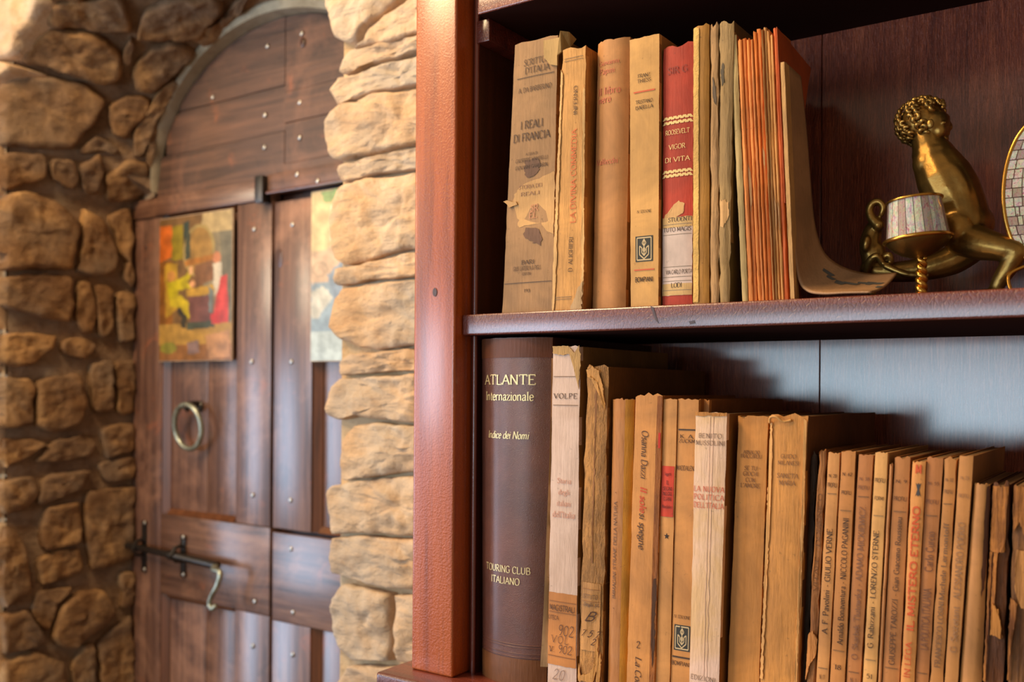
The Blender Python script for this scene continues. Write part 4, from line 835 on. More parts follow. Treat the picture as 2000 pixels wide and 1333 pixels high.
# orange booklets leaning together
ORG = [(1425,1438,69,1449,1461,588,(196,176,134),(150,96,56)), (1440,1448,78,1462,1471,586,(232,150,84),0), (1448.5,1456.5,75,1471.5,1479,585,(224,134,66),0), (1457,1464,77,1479.5,1487,584,(230,148,80),0),
 (1464.5,1470,77,1487.5,1493,584,(214,138,80),0), (1470.5,1477,62,1493.5,1500,583,(234,138,64),0), (1477.5,1485,57,1500.5,1508,583,(238,146,76),0), (1485.5,1490,58,1508.5,1513,582,(184,134,84),0),
 (1490.5,1496.5,54,1513.5,1519,582,(196,146,92),0), (1497,1503,60,1519.5,1525,581,(206,150,90),0), (1503.5,1509,68,1525.5,1531,580,(228,172,112),0), (1509.5,1517,55,1531.5,1539,579,(222,112,56),0)]
places = ['pale green-edged booklet leaning at the left end of the orange booklets', 'pale orange booklet directly right of the pale green-edged one, third lowest top', 'orange booklet second from the left of the orange stack', 'light orange booklet third from the left of the orange stack',
 'very thin tan-orange booklet fourth in the orange stack', 'orange booklet where the stack steps up in height', 'bright orange booklet with a white scuff low on its spine', 'very thin brown booklet in the middle of the orange stack',
 'thin brown-tan booklet with the highest ragged top in the orange stack', 'thin tan booklet right of the highest ragged one', 'cream-orange booklet left of the red-orange one', 'red-orange booklet, tallest at the right end of the orange stack']
for i, (a0, a1, v0, c0_, c1_, v1, col, sd_) in enumerate(ORG):
    q = Book('booklet', places[i], UP, (a0, a1, v0), (c0_, c1_, v1), .6135+random.uniform(-.001, .0015), .028, P_('booklet_%d' % i, col, streak=.4, bump=.5), P_('booklet_side_%d' % i, sd_ or (206, 112, 48)), 'booklet', bulge=.0006, tc=.00035, rag=.0006, wear=.0004, group='thin booklets leaning on the upper shelf', nz=40, gap=.0001)
    if i == 6: q.blob([(.2, 285), (.8, 300), (.7, 330), (.3, 318)], pale, 'white_scuff', .0003, 0, .1)
    if i in (2, 9, 10): q.blob([(.1, 300+i*9), (.8, 320+i*9), (.9, 380+i*6), (.4, 400+i*6), (.2, 350+i*7)], P_('scuff_%d' % i, (190, 150, 112)), 'scuff', .0003, 0, .1)
# wide loose cover of the last booklet, its back corner showing
Xc = q.XR(q.zt)+.0002
oc_ = [Vector((Xc, .6135, q.zt)), pxX(1583, 134, Xc), pxX(1566, 230, Xc), Vector((q.XR(px(1530, 400, .62).z)+.0003, .63, px(1530, 400, .62).z)), Vector((q.XR(px(1530, 400, .62).z)+.0003, .6145, px(1530, 400, .62).z))]
bm = bmesh.new(); f_ = bm.faces.new([bm.verts.new(p) for p in oc_]); e = bmesh.ops.extrude_face_region(bm, geom=[f_])
for p in e['geom']:
    if isinstance(p, bmesh.types.BMVert): p.co.x += .0005
bmo('loose_cover', bm, P_('loose_orange', (176, 84, 34), streak=.2), q.root)
# brown booklet whose back cover bends out and curls over the shelf
cb = empty('booklet', (-.2, .65, ZS2), 'brown-grey booklet curling outwards over the shelf, right of the orange booklets', 'booklet')
CURL = P_('curl_cover', (176, 142, 118), streak=.2, bump=.3, rough=.5); CURL_IN = P_('curl_tip', (196, 156, 114))
fr = [px(1533, 122, .618), px(1539, 250, .618), px(1544, 380, .618), px(1550, 480, .618), px(1560, 545, .618), px(1576, 568, .616), px(1606, 574, .614), px(1650, 572, .612), px(1700, 571, .610)]
bk = [px(1563, 150, .646), px(1574, 250, .648), px(1581, 340, .649), px(1588, 420, .650), px(1597, 465, .651), px(1614, 500, .653), px(1650, 524, .655), px(1700, 536, .655), px(1752, 534, .652)]
for p in fr: p.z = max(p.z, ZS2+.0005)
fr, bk = spl(fr, 6), spl(bk, 6); n = len(fr); NS = 14
def curl(s_, t, o=0):
    a_, c_ = fr[t], bk[t]; k = s_; P = a_.lerp(c_, k); P.z -= .003*math.sin(math.pi*k)*(t/n); P.z = max(P.z, ZS2+.0006)
    if t > n*.7: P.z += 0
    return P
bm = bmesh.new(); A = [[bm.verts.new(curl(j/NS, t)) for j in range(NS+1)] for t in range(n)]
for t in range(n-1):
    for j in range(NS): bm.faces.new((A[t][j], A[t][j+1], A[t+1][j+1], A[t+1][j]))
cv = bmo('bent_cover', bm, CURL, cb, 180); md = cv.modifiers.new('thickness', 'SOLIDIFY'); md.thickness = .0012; md.offset = 0
# printed dark marks on the curled foot of the cover
bm = bmesh.new()
for (t0, s0, dt, ds) in ((36, .50, 3, .10), (38, .55, 4, .06), (41, .62, 3, .05), (43, .58, 2, .12), (44, .60, 3, .06), (46, .40, 2, .10), (31, .66, 4, .06), (33, .58, 3, .05)):
    if t0+dt >= n: continue
    q = [curl(s0, t0), curl(s0+ds, t0), curl(s0+ds*.7, t0+dt), curl(s0-.02, t0+dt-1)]
    bm.faces.new([bm.verts.new(p+Vector((.0003, -.0003, .0009))) for p in q])
bmo('printed_marks', bm, ink((84, 80, 74)), cb)
mk_ = [fr[k]+Vector((-.0016, -.0012, 0)) for k in range(0, 34)]
bm = bmesh.new(); prev = None
for k in range(30):
    z = ZS2+.0005+(px(1530, 122, .612).z-ZS2)*k/29; u_ = 1547-20*k/29 - (0 if k < 29 else 0); X = px(u_, 580-458*k/29, .612).x; wj = noise.noise(Vector((k*.7, 0, 5)))*.0003
    ring = [bm.verts.new((X-.0012+wj, .6125, z)), bm.verts.new((X+.0014+wj, .6125, z)), bm.verts.new((X+.0014, .622, z)), bm.verts.new((X-.0012, .622, z))]
    if prev:
        for q in range(4): bm.faces.new((prev[q], prev[(q+1) % 4], ring[(q+1) % 4], ring[q]))
    else: bm.faces.new(ring)
    prev = ring
bm.faces.new(prev); bmo('spine_fold', bm, P_('fold_pale', (222, 180, 130), streak=.5, bump=.8), cb, 40)
# ---- lower shelf
LE = NT('brown_leather'); LE.bump(LE.noise(1500, None, 3, .6), .8, .0008, LE.bump(LE.noise(420, None, 3, .6), .35, .0006)); LEA = LE.set(Base_Color=LE.ramp(LE.noise(30), [(.35, (92, 48, 34)), (.65, (114, 62, 44))]), Roughness=.38, Specular_IOR_Level=.6, Coat_Weight=.45, Coat_Roughness=.3)
b = Book('atlas', 'large dark brown leather atlas with gold lettering, leftmost on the lower shelf', LO, (926, 1066, 660), (927, 1054, 1333), .6120, .178, LEA, paper('brown_boards', (78, 46, 34), streak=.1, rough=.5), bulge=.0105, tc=.0025, wear=.0001, rag=.0002, block_in=.004, cat='book', nz=60)
gold = {'thick': 1.5, 'thin': .6}
b.text([('ATLANTE', 742, 19, dict(gold, fit=.74, f=.47)), ('Internazionale', 774, 17, dict(gold, fit=.70, f=.47, track=.5)), ('Indice dei Nomi', 850, 14, dict(gold, fit=.60, f=.47, slant=.22, track=.5)),
 ('TOURING CLUB', 1112, 13, dict(gold, fit=.68, f=.47)), ('ITALIANO', 1134, 13, dict(gold, fit=.44, f=.46))], (232, 206, 150), 'gilt_lettering', .35, .3)
b.band(1284, 1330, 0, 0, 1, 'foot_band', .0004, paper('foot_brown', (128, 84, 52), streak=.2, rough=.5))
b.band(1330, 1440, 0, 0, 1, 'foot_band', .0004, paper('foot_brown', (128, 84, 52), streak=.2, rough=.5))
b.band(661, 699, 0, 0, 1, 'shelf_shade_band', .0003, paper('shelf_shade_brown', (110, 64, 42), streak=.15, rough=.5))  # brown strip paints the shelf's shade where cool window light is cut off
for v in (1257, 1262, 1274, 1281):
    bm = bmesh.new(); z = b.zv(v); tube(bm, [b.S(f/16, z, .0001) for f in range(17)], .0004, 6); bmo('raised_rule', bm, LEA, b.root, 180)
b = Book('paperback_book', 'tall off-white paperback with a brown shelf label, beside the dark atlas', LO, (1079, 1133, 678), (1068, 1125, 1333), .6135, .15, P_('grey_white', (222, 206, 188), (200, 180, 158), streak=.3, bump=.4), P_('gw_side', (158, 126, 84), streak=.3), rag=.0014, wear=.0004, bulge=.0006)
b.lines([(754-18, 1.6, .05, .95), (774+18, 1.6, .05, .95)], (140, 110, 88)); b.text([('VOLPE', 774, 10, {'fit': .84, 'f': .5, 'track': 2.2})], (96, 74, 60))
b.text([('Storia', 940, 10, {'fit': .5}), ('degli', 962, 10, {'fit': .4}), ('italiani', 984, 11, {'fit': .5}), ("dell'Italia", 1006, 12, {'fit': .8})], (206, 152, 130), 'faded_lettering')
b.toff = .0010; LBL = P_('label_tan', (210, 146, 88), streak=.1, bump=.2)
b.band(1160, 1302, 0, .0, .99, 'shelf_label', .0003, LBL, .0004)
b.lines([(1177, 1.4, .03, .97), (1198, 1.4, .03, .97), (1284, 1.4, .03, .97)], (140, 92, 54), 'label_rule', .0008)
b.text([('MAGISTRALI', 1189, 11, {'fit': .9, 'serif': False, 'thin': 1.0}), ('OTECA', 1206, 8, {'fit': .36, 'f': .2})], (84, 58, 40), 'label_lettering')
b.text([('902', 1233, 20, {'mono': .8, 'slant': .15, 'fit': .54, 'f': .64}), ('VOL', 1250, 14, {'mono': .8, 'slant': .1, 'fit': .60, 'f': .44, 'track': 3}), ('v. 902', 1268, 16, {'mono': .8, 'slant': .15, 'fit': .80, 'f': .46})], (104, 72, 52), 'handwriting')
b.text([('20', 1318, 20, {'mono': .8, 'slant': .3, 'fit': .40, 'f': .40})], (150, 122, 108), 'handwriting')
b.blob([(.02, 690), (.0, 677), (.6, 676), (.82, 690), (.98, 676), (1.04, 700), (.98, 760), (.9, 720), (.7, 692), (.3, 694)], P_('worn_head', (204, 170, 124), bump=.8), 'torn_head', .0005, .0005, .05)
# its loose front cover flaring out on the left
fp = [(1077, 700), (1076, 800), (1073, 900), (1069, 1000), (1065, 1100), (1062, 1180), (1059, 1240), (1055, 1303)]
L_ = [px(u, v, .6145) for u, v in fp]; R__ = [px(u+10, v, .70) for u, v in fp]
for p, q in zip(L_, R__): q.x = min(b.XL(p.z)-.0006, p.x+.004); q.z = p.z; q.y = .70; p.x = min(p.x, b.XL(p.z)-.0007)
vs_ = []; fs = []
for k, (p, q) in enumerate(zip(L_, R__)): vs_ += [p, Vector((b.XL(p.z)-.0005, .618, p.z)), q]
for k in range(len(L_)-1): a_ = 3*k; fs += [(a_, a_+1, a_+4, a_+3), (a_+1, a_+2, a_+5, a_+4)]
lc = mk('loose_cover', vs_, fs, P_('cover_flare', (198, 172, 146), streak=.1), b.root, 60)
b = Book('paperback_book', 'tattered tan book with creased spine and handwritten label, right of the off-white paperback', LO, (1145, 1187, 717), (1128, 1174, 1333), .6125, .175, P_('tattered_tan', (204, 154, 98), sc((204, 154, 98), .7), streak=.9, bump=1.3, fib=(60, 60, 14)), P_('tt_side', (140, 100, 56), streak=.4), rag=.0028, wear=.0010, bulge=.0016)
b.band(1140, 1272, 0, .08, .9, 'shelf_label', .0006, P_('label_grey', (204, 156, 104), bump=.6), .0006)
b.toff = .0015; b.lines([(1152, 1.3, .1, .88), (1176, 1.3, .1, .88), (1184, 1.3, .1, .88)], (150, 104, 64), 'label_rule', .0014)
b.text([('ISTITUTO', 1166, 8, {'fit': .66, 'f': .48}), ('degli st', 1181, 7, {'fit': .66, 'f': .52})], (110, 88, 70), 'label_lettering')
b.text([('B', 1204, 18, {'mono': 1.3, 'slant': .5, 'fit': .34, 'f': .44}), ('7 5 7', 1238, 13, {'mono': 1.3, 'slant': .5, 'fit': .78, 'f': .48}), ('2', 1254, 12, {'mono': 1.3, 'slant': .4, 'fit': .16, 'f': .64})], (84, 54, 34), 'handwriting')
pt = P_('torn_pale', (222, 170, 106), bump=1.0)
b.blob([(.02, 1333), (.0, 1300), (.15, 1322), (.5, 1316), (.74, 1300), (.8, 1262), (.88, 1240), (.86, 1290), (.70, 1333)], pt, 'torn_strip', .0010, .0008, .06)
b.blob([(.86, 1333), (.84, 1300), (.96, 1270), (1.0, 1300), (.94, 1333)], pt, 'torn_strip', .0012, .0008, .06)
b.blob([(.0, 722), (.3, 716), (.62, 724), (.84, 756), (.95, 800), (.8, 790), (.55, 745), (.3, 738), (.1, 736)], pt, 'torn_strip', .0009, .0006, .06)
b.blob([(.46, 760), (.54, 760), (.52, 1100), (.47, 1100)], P_('crease', (150, 104, 60)), 'crease', .0002, 0, .06)
b = Book('hardback_book', 'narrow brown book with a rounded spine and yellow side, right of the tattered tan book', LO, (1193, 1237, 780), (1183, 1223, 1333), .6140, .13, P_('rose_brown', (176, 130, 92), (176, 118, 60), streak=.8, bump=.2), P_('yellow_side', (190, 136, 36), streak=.1), bulge=.0030, tc=.001)
b.band(781, 1440, 0, .66, 1, 'yellow_cloth', .0002, P_('yellow_cloth', (200, 142, 40), streak=.1))
b.text([('IMMAGINI STRANE DELLA NATURA', 1075, 7, {'m': 'up', 'fit': 190, 'f': .30, 'serif': False})], (116, 82, 58)); b.text([('.', 1182, 14, {'thick': 3, 'f': .30}), ('.', 956, 14, {'thick': 3, 'f': .30})], (90, 56, 36))
b = Book('paperback_book', 'orange-tan paperback with black and red italic lettering, right of the narrow brown book', LO, (1240, 1294, 773), (1223, 1278, 1333), .6120, .135, P_('orange_tan', (218, 158, 98), streak=.25, bump=.25), P_('ot_side', (170, 112, 56), streak=.5), wear=.0003, rag=.0012)
b.band(774, 1440, 0, .82, 1.0, 'worn_joint', .0002, P_('worn_joint', (176, 112, 52), (120, 72, 34), streak=.8, bump=.8), .0003, 4)
b.blob([(.88, 1130), (.95, 1126), (.98, 1160), (.94, 1200), (.98, 1250), (.92, 1300), (.86, 1240), (.90, 1190)], ink((84, 52, 30)), 'dark_tear', .0004, 0, .06); b.blob([(.90, 845), (.98, 845), (.98, 875), (.90, 875)], ink((196, 52, 34)), 'red_mark', .0004)
it = {'m': 'down', 'slant': .2, 'track': .5}; FF = .42
b.text([('Osanna Dazzi', 888, 14, dict(it, fit=94, f=FF)), ('si spegne', 1038, 14, dict(it, fit=70, f=FF)), ('2', 1260, 13, {'f': .40}), ('La Comunit', 1330, 13, dict(it, fit=92, f=FF))], (92, 62, 40))
b.text([('Il sole', 976, 14, dict(it, fit=50, f=FF))], (204, 76, 46))
b = Book('paperback_book', 'slim tan paperback with a small red label and black star', LO, (1296, 1323, 780), (1279, 1308, 1333), .6140, .13, P_('tan_c', (214, 160, 104), streak=.12, bump=.12), P_('tc_side', (176, 120, 66)), bulge=.0003)
b.band(911, 1010, 0, .02, .94, 'red_label', .0003, P_('red_label', (214, 74, 50), streak=.05, bump=.1), .0002); b.toff = .0008
b.text([('Soggetti', 926, 6, {'fit': .5}), ('IL', 943, 8, {'fit': .2}), ('SEGNI', 955, 7, {'fit': .66}), ('NEGRI', 965, 7, {'fit': .66}), ('ELIANI', 975, 7, {'fit': .6}), ('Mondadori', 990, 6, {'fit': .74})], (96, 40, 30), 'label_lettering')
star = [(.5+.5*(1 if k % 2 == 0 else .4)*math.sin(k*math.pi/5), .5+.5*(1 if k % 2 == 0 else .4)*math.cos(k*math.pi/5)) for k in range(10)]
vs_ = [b.S(.52+(x-.5)*.42, b.zv(1048)+(y-.5)*13*b.d()/FPX) for x, y in star]; mk('printed_star', vs_, [tuple(range(10))], ink(BLACK), b.root)
b = Book('paperback_book', 'tan paperback with a black emblem near its foot, half behind the white paperback', LO, (1324, 1365, 780), (1309, 1349, 1333), .6150, .13, P_('tan_d', (212, 156, 98), streak=.1, bump=.12), P_('td_side', (176, 120, 66)), bulge=.0003)
b.text([('K. A.', 853, 7, {'fit': .7}), ('ZUCKM', 862, 7, {'fit': .8}), ('MADDALENA', 915, 9, {'fit': .98}), ('IV. EDIZIONE', 1206, 6, {'fit': .8, 'f': .5}), ('BOMPIANI', 1297, 8, {'fit': .9, 'serif': False, 'thin': 1.2})], (84, 58, 38))
b.lines([(840, 3, .06, .98), (1285, 3.2, .06, .98)], (80, 58, 42)); emblem(b, .52, 1247, .80, 50)
b = Book('paperback_book', 'plain tan paperback behind the white paperback, only its top showing', LO, (1366, 1386, 782), (1350, 1370, 1333), .6240, .15, P_('tan_e', (204, 148, 94), streak=.1), P_('te_side', (150, 100, 56)), bulge=.0003)
b = Book('paperback_book', 'cream-white paperback with red and grey lettering, creased spine, mid lower shelf', LO, (1357, 1420, 808), (1345, 1404, 1333), .6035, .155, P_('cream_white', (232, 208, 184), (216, 186, 158), streak=.35, bump=.6), P_('cw_side', (150, 108, 62), streak=.3), rag=.001, wear=.0004, bulge=.0008)
b.text([('BENITO', 852, 9, {'fit': .74, 'track': 1.8}), ('MUSSOLINI', 866, 9, {'fit': .94, 'track': 1.4}), ('EDIZIONI', 1326, 9, {'fit': .84, 'f': .48, 'track': 1.6})], (140, 112, 92))
b.text([('LA NUOVA', 956, 10.5, {'fit': .97, 'track': 1.8}), ('POLITICA', 972, 10.5, {'fit': .97, 'track': 1.8}), ("DELL'ITALIA", 988, 10.5, {'fit': .97, 'track': 1.2})], (204, 104, 74))
b.band(806, 813, 0, .0, 1, 'worn_head', .0004, P_('worn_ochre', (204, 146, 78), bump=1), .0008)
for f0, j in ((.50, 0), (.60, 2)):
    L = [b.S(f0+noise.noise(Vector((k*.5, j, 1)))*.03, b.zv(815+k*13), .0001) for k in range(40)]; bm = bmesh.new(); tube(bm, L, .00016, 5); bmo('spine_crease', bm, P_('crease_line', (238, 212, 184)), b.root, 180)
b = Book('paperback_book', 'golden tan paperback with small brown lettering, directly right of the cream-white one', LO, (1441, 1501, 813), (1420, 1482, 1333), .6120, .15, P_('golden_tan', (212, 152, 86), streak=.2, bump=.3), P_('gt_side', (160, 108, 58)), rag=.0014, wear=.0003, bulge=.0008)
b.text([('ARNALDO', 884, 7, {'fit': .54}), ('FRACCAROLI', 892, 7, {'fit': .70}), ('SE TU', 915, 8, {'fit': .42}), ('GIOCHI', 926, 8, {'fit': .50}), ('CON', 938, 8, {'fit': .32}), ("L'AMORE", 949, 8, {'fit': .64})], (124, 84, 50))
b = Book('paperback_book', 'golden tan paperback with a pinched top corner, left of the black tattered book', LO, (1505, 1579, 813), (1483, 1559, 1333), .6110, .165, P_('golden_cream', (220, 160, 92), sc((220, 160, 92), .84), streak=.6, bump=.5), P_('gc_side', (120, 80, 46)), rag=.0016, wear=.0008, bulge=.0010)
b.text([('GUIDO', 892, 8, {'fit': .40, 'f': .52}), ('MILANESI', 905, 8, {'fit': .56, 'f': .53}), ('SANCTA', 930, 9, {'fit': .56, 'f': .52}), ('MARIA', 944, 9, {'fit': .44, 'f': .52})], (136, 96, 62))
ed = P_('edge_light', (238, 186, 126))
b.blob([(.0, 830), (.05, 824), (.09, 900), (.08, 1333), (.01, 1333)], ed, 'worn_edge', .0004, .0005, .03); b.blob([(.90, 818), (.96, 822), (.99, 1000), (.97, 1333), (.92, 1333), (.93, 1000)], ed, 'worn_edge', .0004, .0005, .03)
pc = bmesh.new(); cc = b.S(.20, b.zv(818)); tube(pc, spl([cc+Vector((-.0052, -.001, -.003)), cc+Vector((-.004, -.003, .0005)), cc+Vector((0, -.0035, .001)), cc+Vector((.004, -.002, -.002)), cc+Vector((.009, -.0005, -.001))], 5), .0009, 8); bmo('pinched_corner', pc, ed, b.root, 180)
b = Book('paperback_book', 'black tattered narrow book in the gap right of the creased golden paperback', LO, (1583, 1597, 890), (1561, 1575, 1333), .6200, .11, P_('black_tatter', (74, 54, 36), (40, 30, 22), streak=.9, bump=1), P_('bt_side', (60, 42, 28)), rag=.003, wear=.001)
PR = 'small tan series paperbacks on the lower shelf'
b = Book('paperback_book', 'narrow ragged brown book with a crumpled foot, right of the black tattered one', LO, (1599, 1615, 880), (1575, 1592, 1333), .6130, .12, P_('ragged_brown', (178, 122, 70), (130, 86, 48), streak=.8, bump=1), P_('rb_side', (140, 92, 50)), rag=.0026, wear=.001, group=PR)
b.text([('VITALE - DOMENICO', 1060, 8, {'m': 'up', 'fit': 190, 'f': .5})], (128, 82, 46))
b.blob([(-.1, 1240), (.5, 1232), (1.1, 1250), (1.0, 1280), (.3, 1300), (-.2, 1333)], P_('crumple', (206, 144, 84), bump=1), 'torn_strip', .001, .0008, .08)
def prof(label, uT, uB, vT, col, Y, txt, heads, num=None, tf=.5, tl=None, ic=(76, 52, 36), rules=(), **k):
    b = Book('paperback_book', label, LO, (uT[0], uT[1], vT), (uB[0], uB[1], 1333), Y, k.pop('depth', .115), P_('series_%d' % uT[0], col, streak=.12, bump=.15), P_('series_side_%d' % uT[0], sc(col, .8)), group=PR, bulge=.0004, **k)
    it = [(t, v, s, {'fit': fw, 'serif': False, 'thin': 1.2}) for (t, v, s, fw) in heads]
    it += [(t, v, 11, {'m': 'up', 'fit': L, 'f': tf, 'thin': .6, 'thick': 1.6, 'track': .7}) for (t, v, L) in txt]
    if num: it.append((num[0], num[1], 9, {'fit': .45}))
    b.text(it, ic)
    if rules: b.lines([(v, 2, .12, .88) for v in rules], tuple(int(q*.7) for q in col))
    return b
prof('pale tan small paperback, spine ending in VERNE', (1617, 1641), (1593, 1618), 885, (214, 158, 104), .6120, [('A. F. Pavolini - GIULIO VERNE', 1136, 205)], [('N. 20', 930, 6, .7), ('PROFILI', 948, 8, .84)], ('N. 17', 1323), rules=(965, 1306))
prof('tan small paperback, second of the narrow series, spine ending in PAGANINI', (1643, 1672), (1620, 1650), 883, (206, 146, 90), .6115, [('Arnaldo Bonaventura - NICCOLO PAGANINI', 1136, 248)], [('N. 62', 927, 6, .7), ('PROFILI', 963, 7, .7)], ('18', 1304), .56, rules=(998, 1272))
prof('browner small paperback, third of the narrow series, with faded lettering', (1676, 1706), (1652, 1681), 890, (192, 132, 84), .6125, [('O. Skarbek Tlutowska - ADAMO MICKIEWICZ', 1140, 300)], [('N. 38', 936, 6, .7), ('PROFILI', 953, 7, .8)], ('N. 1', 1330), .5, ic=(136, 92, 66), rules=(971, 1314))
prof('palest cream small paperback, spine ending in STERNE', (1709, 1735), (1684, 1712), 885, (232, 182, 124), .6105, [('G. Rabizzani - LORENZO STERNE', 1152, 230)], [('PROFILI', 939, 8, .84), ('FORMI', 974, 7, .74)], ('51', 1322), .42, ic=(84, 62, 44), rules=(1008, 1290))
b = Book('booklet', 'thin pinkish booklet squeezed right of the palest cream paperback', LO, (1736, 1744, 908), (1713, 1721, 1333), .6115, .11, P_('pink_thin', (222, 162, 116), streak=.1), P_('pt_side', (190, 128, 84)), bulge=.0006, tc=.0004)
prof('brown small paperback right of the thin pinkish booklet', (1747, 1779), (1722, 1757), 894, (190, 132, 82), .6125, [('GIUSEPPE TAROZZI - Gian Giacomo Rousseau', 1155, 290)], [('N. 9', 941, 6, .7), ('PROFILI', 975, 8, .84)], None, .5, ic=(96, 66, 46), rules=(1000, 1306))
b = Book('paperback_book', 'cream small paperback with large red vertical lettering', LO, (1781, 1809, 901), (1758, 1786, 1333), .6105, .115, P_('cream_red', (226, 162, 100), sc((226, 162, 100), .86), streak=.3, bump=.3), P_('cr_side', (190, 130, 78)), bulge=.0008, rag=.0012)
b.text([('IL MISTERO ETERNO', 1112, 13, {'m': 'up', 'fit': 244, 'f': .5, 'thin': 1.2, 'thick': 2.0}), ('M', 917, 17, {'fit': .44, 'thick': 2.6, 'thin': 1.6, 'serif': False}), ('IN LEGA', 1290, 11, {'m': 'up', 'fit': 70, 'f': .45})], (214, 92, 48))
vs_ = []; fs = []
for pl in ([(0,1),(.35,.5),(.65,.5),(1,1),(.7,.86),(.5,1),(.3,.86)], [(0,0),(.3,.14),(.5,0),(.7,.14),(1,0),(.65,.5),(.35,.5)]):
    k = len(vs_); vs_ += [b.S(.56+(x-.5)*.42, b.zv(957)+(y-.5)*27*b.d()/FPX, .0003) for x, y in pl]; fs.append(tuple(range(k, k+len(pl))))
mk('printed_ornament', vs_, fs, ink((72, 66, 64)), b.root)
prof('reddish brown small paperback right of the red-lettered cream one', (1810, 1843), (1787, 1814), 895, (188, 128, 80), .6125, [('Carlo Curcio', 1078, 78), ('LA POLITICA ITALIANA', 1210, 120)], [('N. 55', 945, 6, .7), ('PROFILI', 981, 8, .84)], None, .5, ic=(128, 84, 60), rules=(1008, 1316))
prof('narrow tan small paperback with a ragged top', (1845, 1869), (1815, 1842), 897, (198, 142, 86), .6130, [('Michele Lermontoff', 1098, 150), ('FRANCESCO LOSINI', 1240, 130)], [('N. 32', 938, 6, .7), ('PROFILI', 961, 7, .8)], None, .5, ic=(126, 90, 62), rules=(985,), rag=.002)
prof('light tan small paperback, tallest at the right end of the narrow series', (1873, 1902), (1844, 1871), 891, (206, 150, 96), .6110, [('ALESSANDRO POERIO', 1096, 150), ('G. Secretant', 1230, 90)], [('N. 25', 934, 6, .6), ('PROFILI', 969, 7, .8)], None, .5, ic=(160, 116, 80), depth=.125)
b = Book('paperback_book', 'plain tan smooth book with a dark worn right edge, lower shelf far right', LO, (1901, 1934, 947), (1873, 1917, 1333), .6115, .12, P_('plain_tan', (190, 140, 92), streak=.1, bump=.15), P_('plain_side', (104, 66, 50)), bulge=.0022)
b.blob([(.80, 950), (1.0, 950), (1.0, 1080), (.92, 1150), (.82, 1165), (.76, 1120), (.80, 1040)], P_('dark_edge', (96, 62, 50)), 'worn_edge', .0004, 0, .05)
tat = P_('tatter_spine', (196, 134, 66), (120, 74, 36), streak=1.0, bump=1.4)
b = Book('paperback_book', 'tattered golden-brown book, spine torn open, second from the right edge of the photo', LO, (1939, 1974, 948), (1921, 1960, 1333), .6130, .12, P_('tatter_dark', (120, 74, 38), (84, 50, 26), streak=.9, bump=1.2), P_('td2_side', (90, 56, 30)), rag=.003, wear=.0012)
b.blob([(.02, 950), (.95, 950), (.86, 1000), (.84, 1078), (.2, 1080), (.0, 1078)], tat, 'torn_strip', .0010, .0008, .04)
b.blob([(.25, 1080), (.45, 1080), (.40, 1180), (.75, 1230), (.95, 1240), (.85, 1246), (.3, 1236), (.2, 1180)], tat, 'torn_strip', .0012, .0010, .06)
b.blob([(.0, 1080), (.12, 1080), (.08, 1333), (-.04, 1333)], tat, 'torn_strip', .0010, .0008, .05)
b.blob([(.30, 1180), (.62, 1190), (.86, 1226), (.80, 1244), (.24, 1240)], P_('torn_flap2', (214, 150, 76), bump=1.2), 'torn_strip', .0022, .0008, .06)
b = Book('paperback_book', 'tattered brown book with a peeling spine, cut by the right edge of the photo', LO, (1980, 2024, 948), (1968, 2016, 1333), .6130, .12, P_('tatter_dark2', (138, 96, 54), (96, 62, 34), streak=.9, bump=1.2), P_('td3_side', (90, 56, 30)), rag=.003, wear=.0012)
b.blob([(.0, 950), (.9, 950), (.95, 1030), (.7, 1060), (.3, 1020), (.05, 1040)], tat, 'torn_strip', .0010, .0008, .05)
b.blob([(.2, 1075), (.8, 1075), (.85, 1180), (.5, 1190), (.2, 1160)], P_('torn_flap3', (190, 138, 84), bump=1.2), 'torn_strip', .0014, .0008, .05)
b.blob([(.0, 1170), (.3, 1180), (.2, 1230), (.1, 1232), (.0, 1333), (-.05, 1333)], tat, 'torn_strip', .0014, .0008, .05)
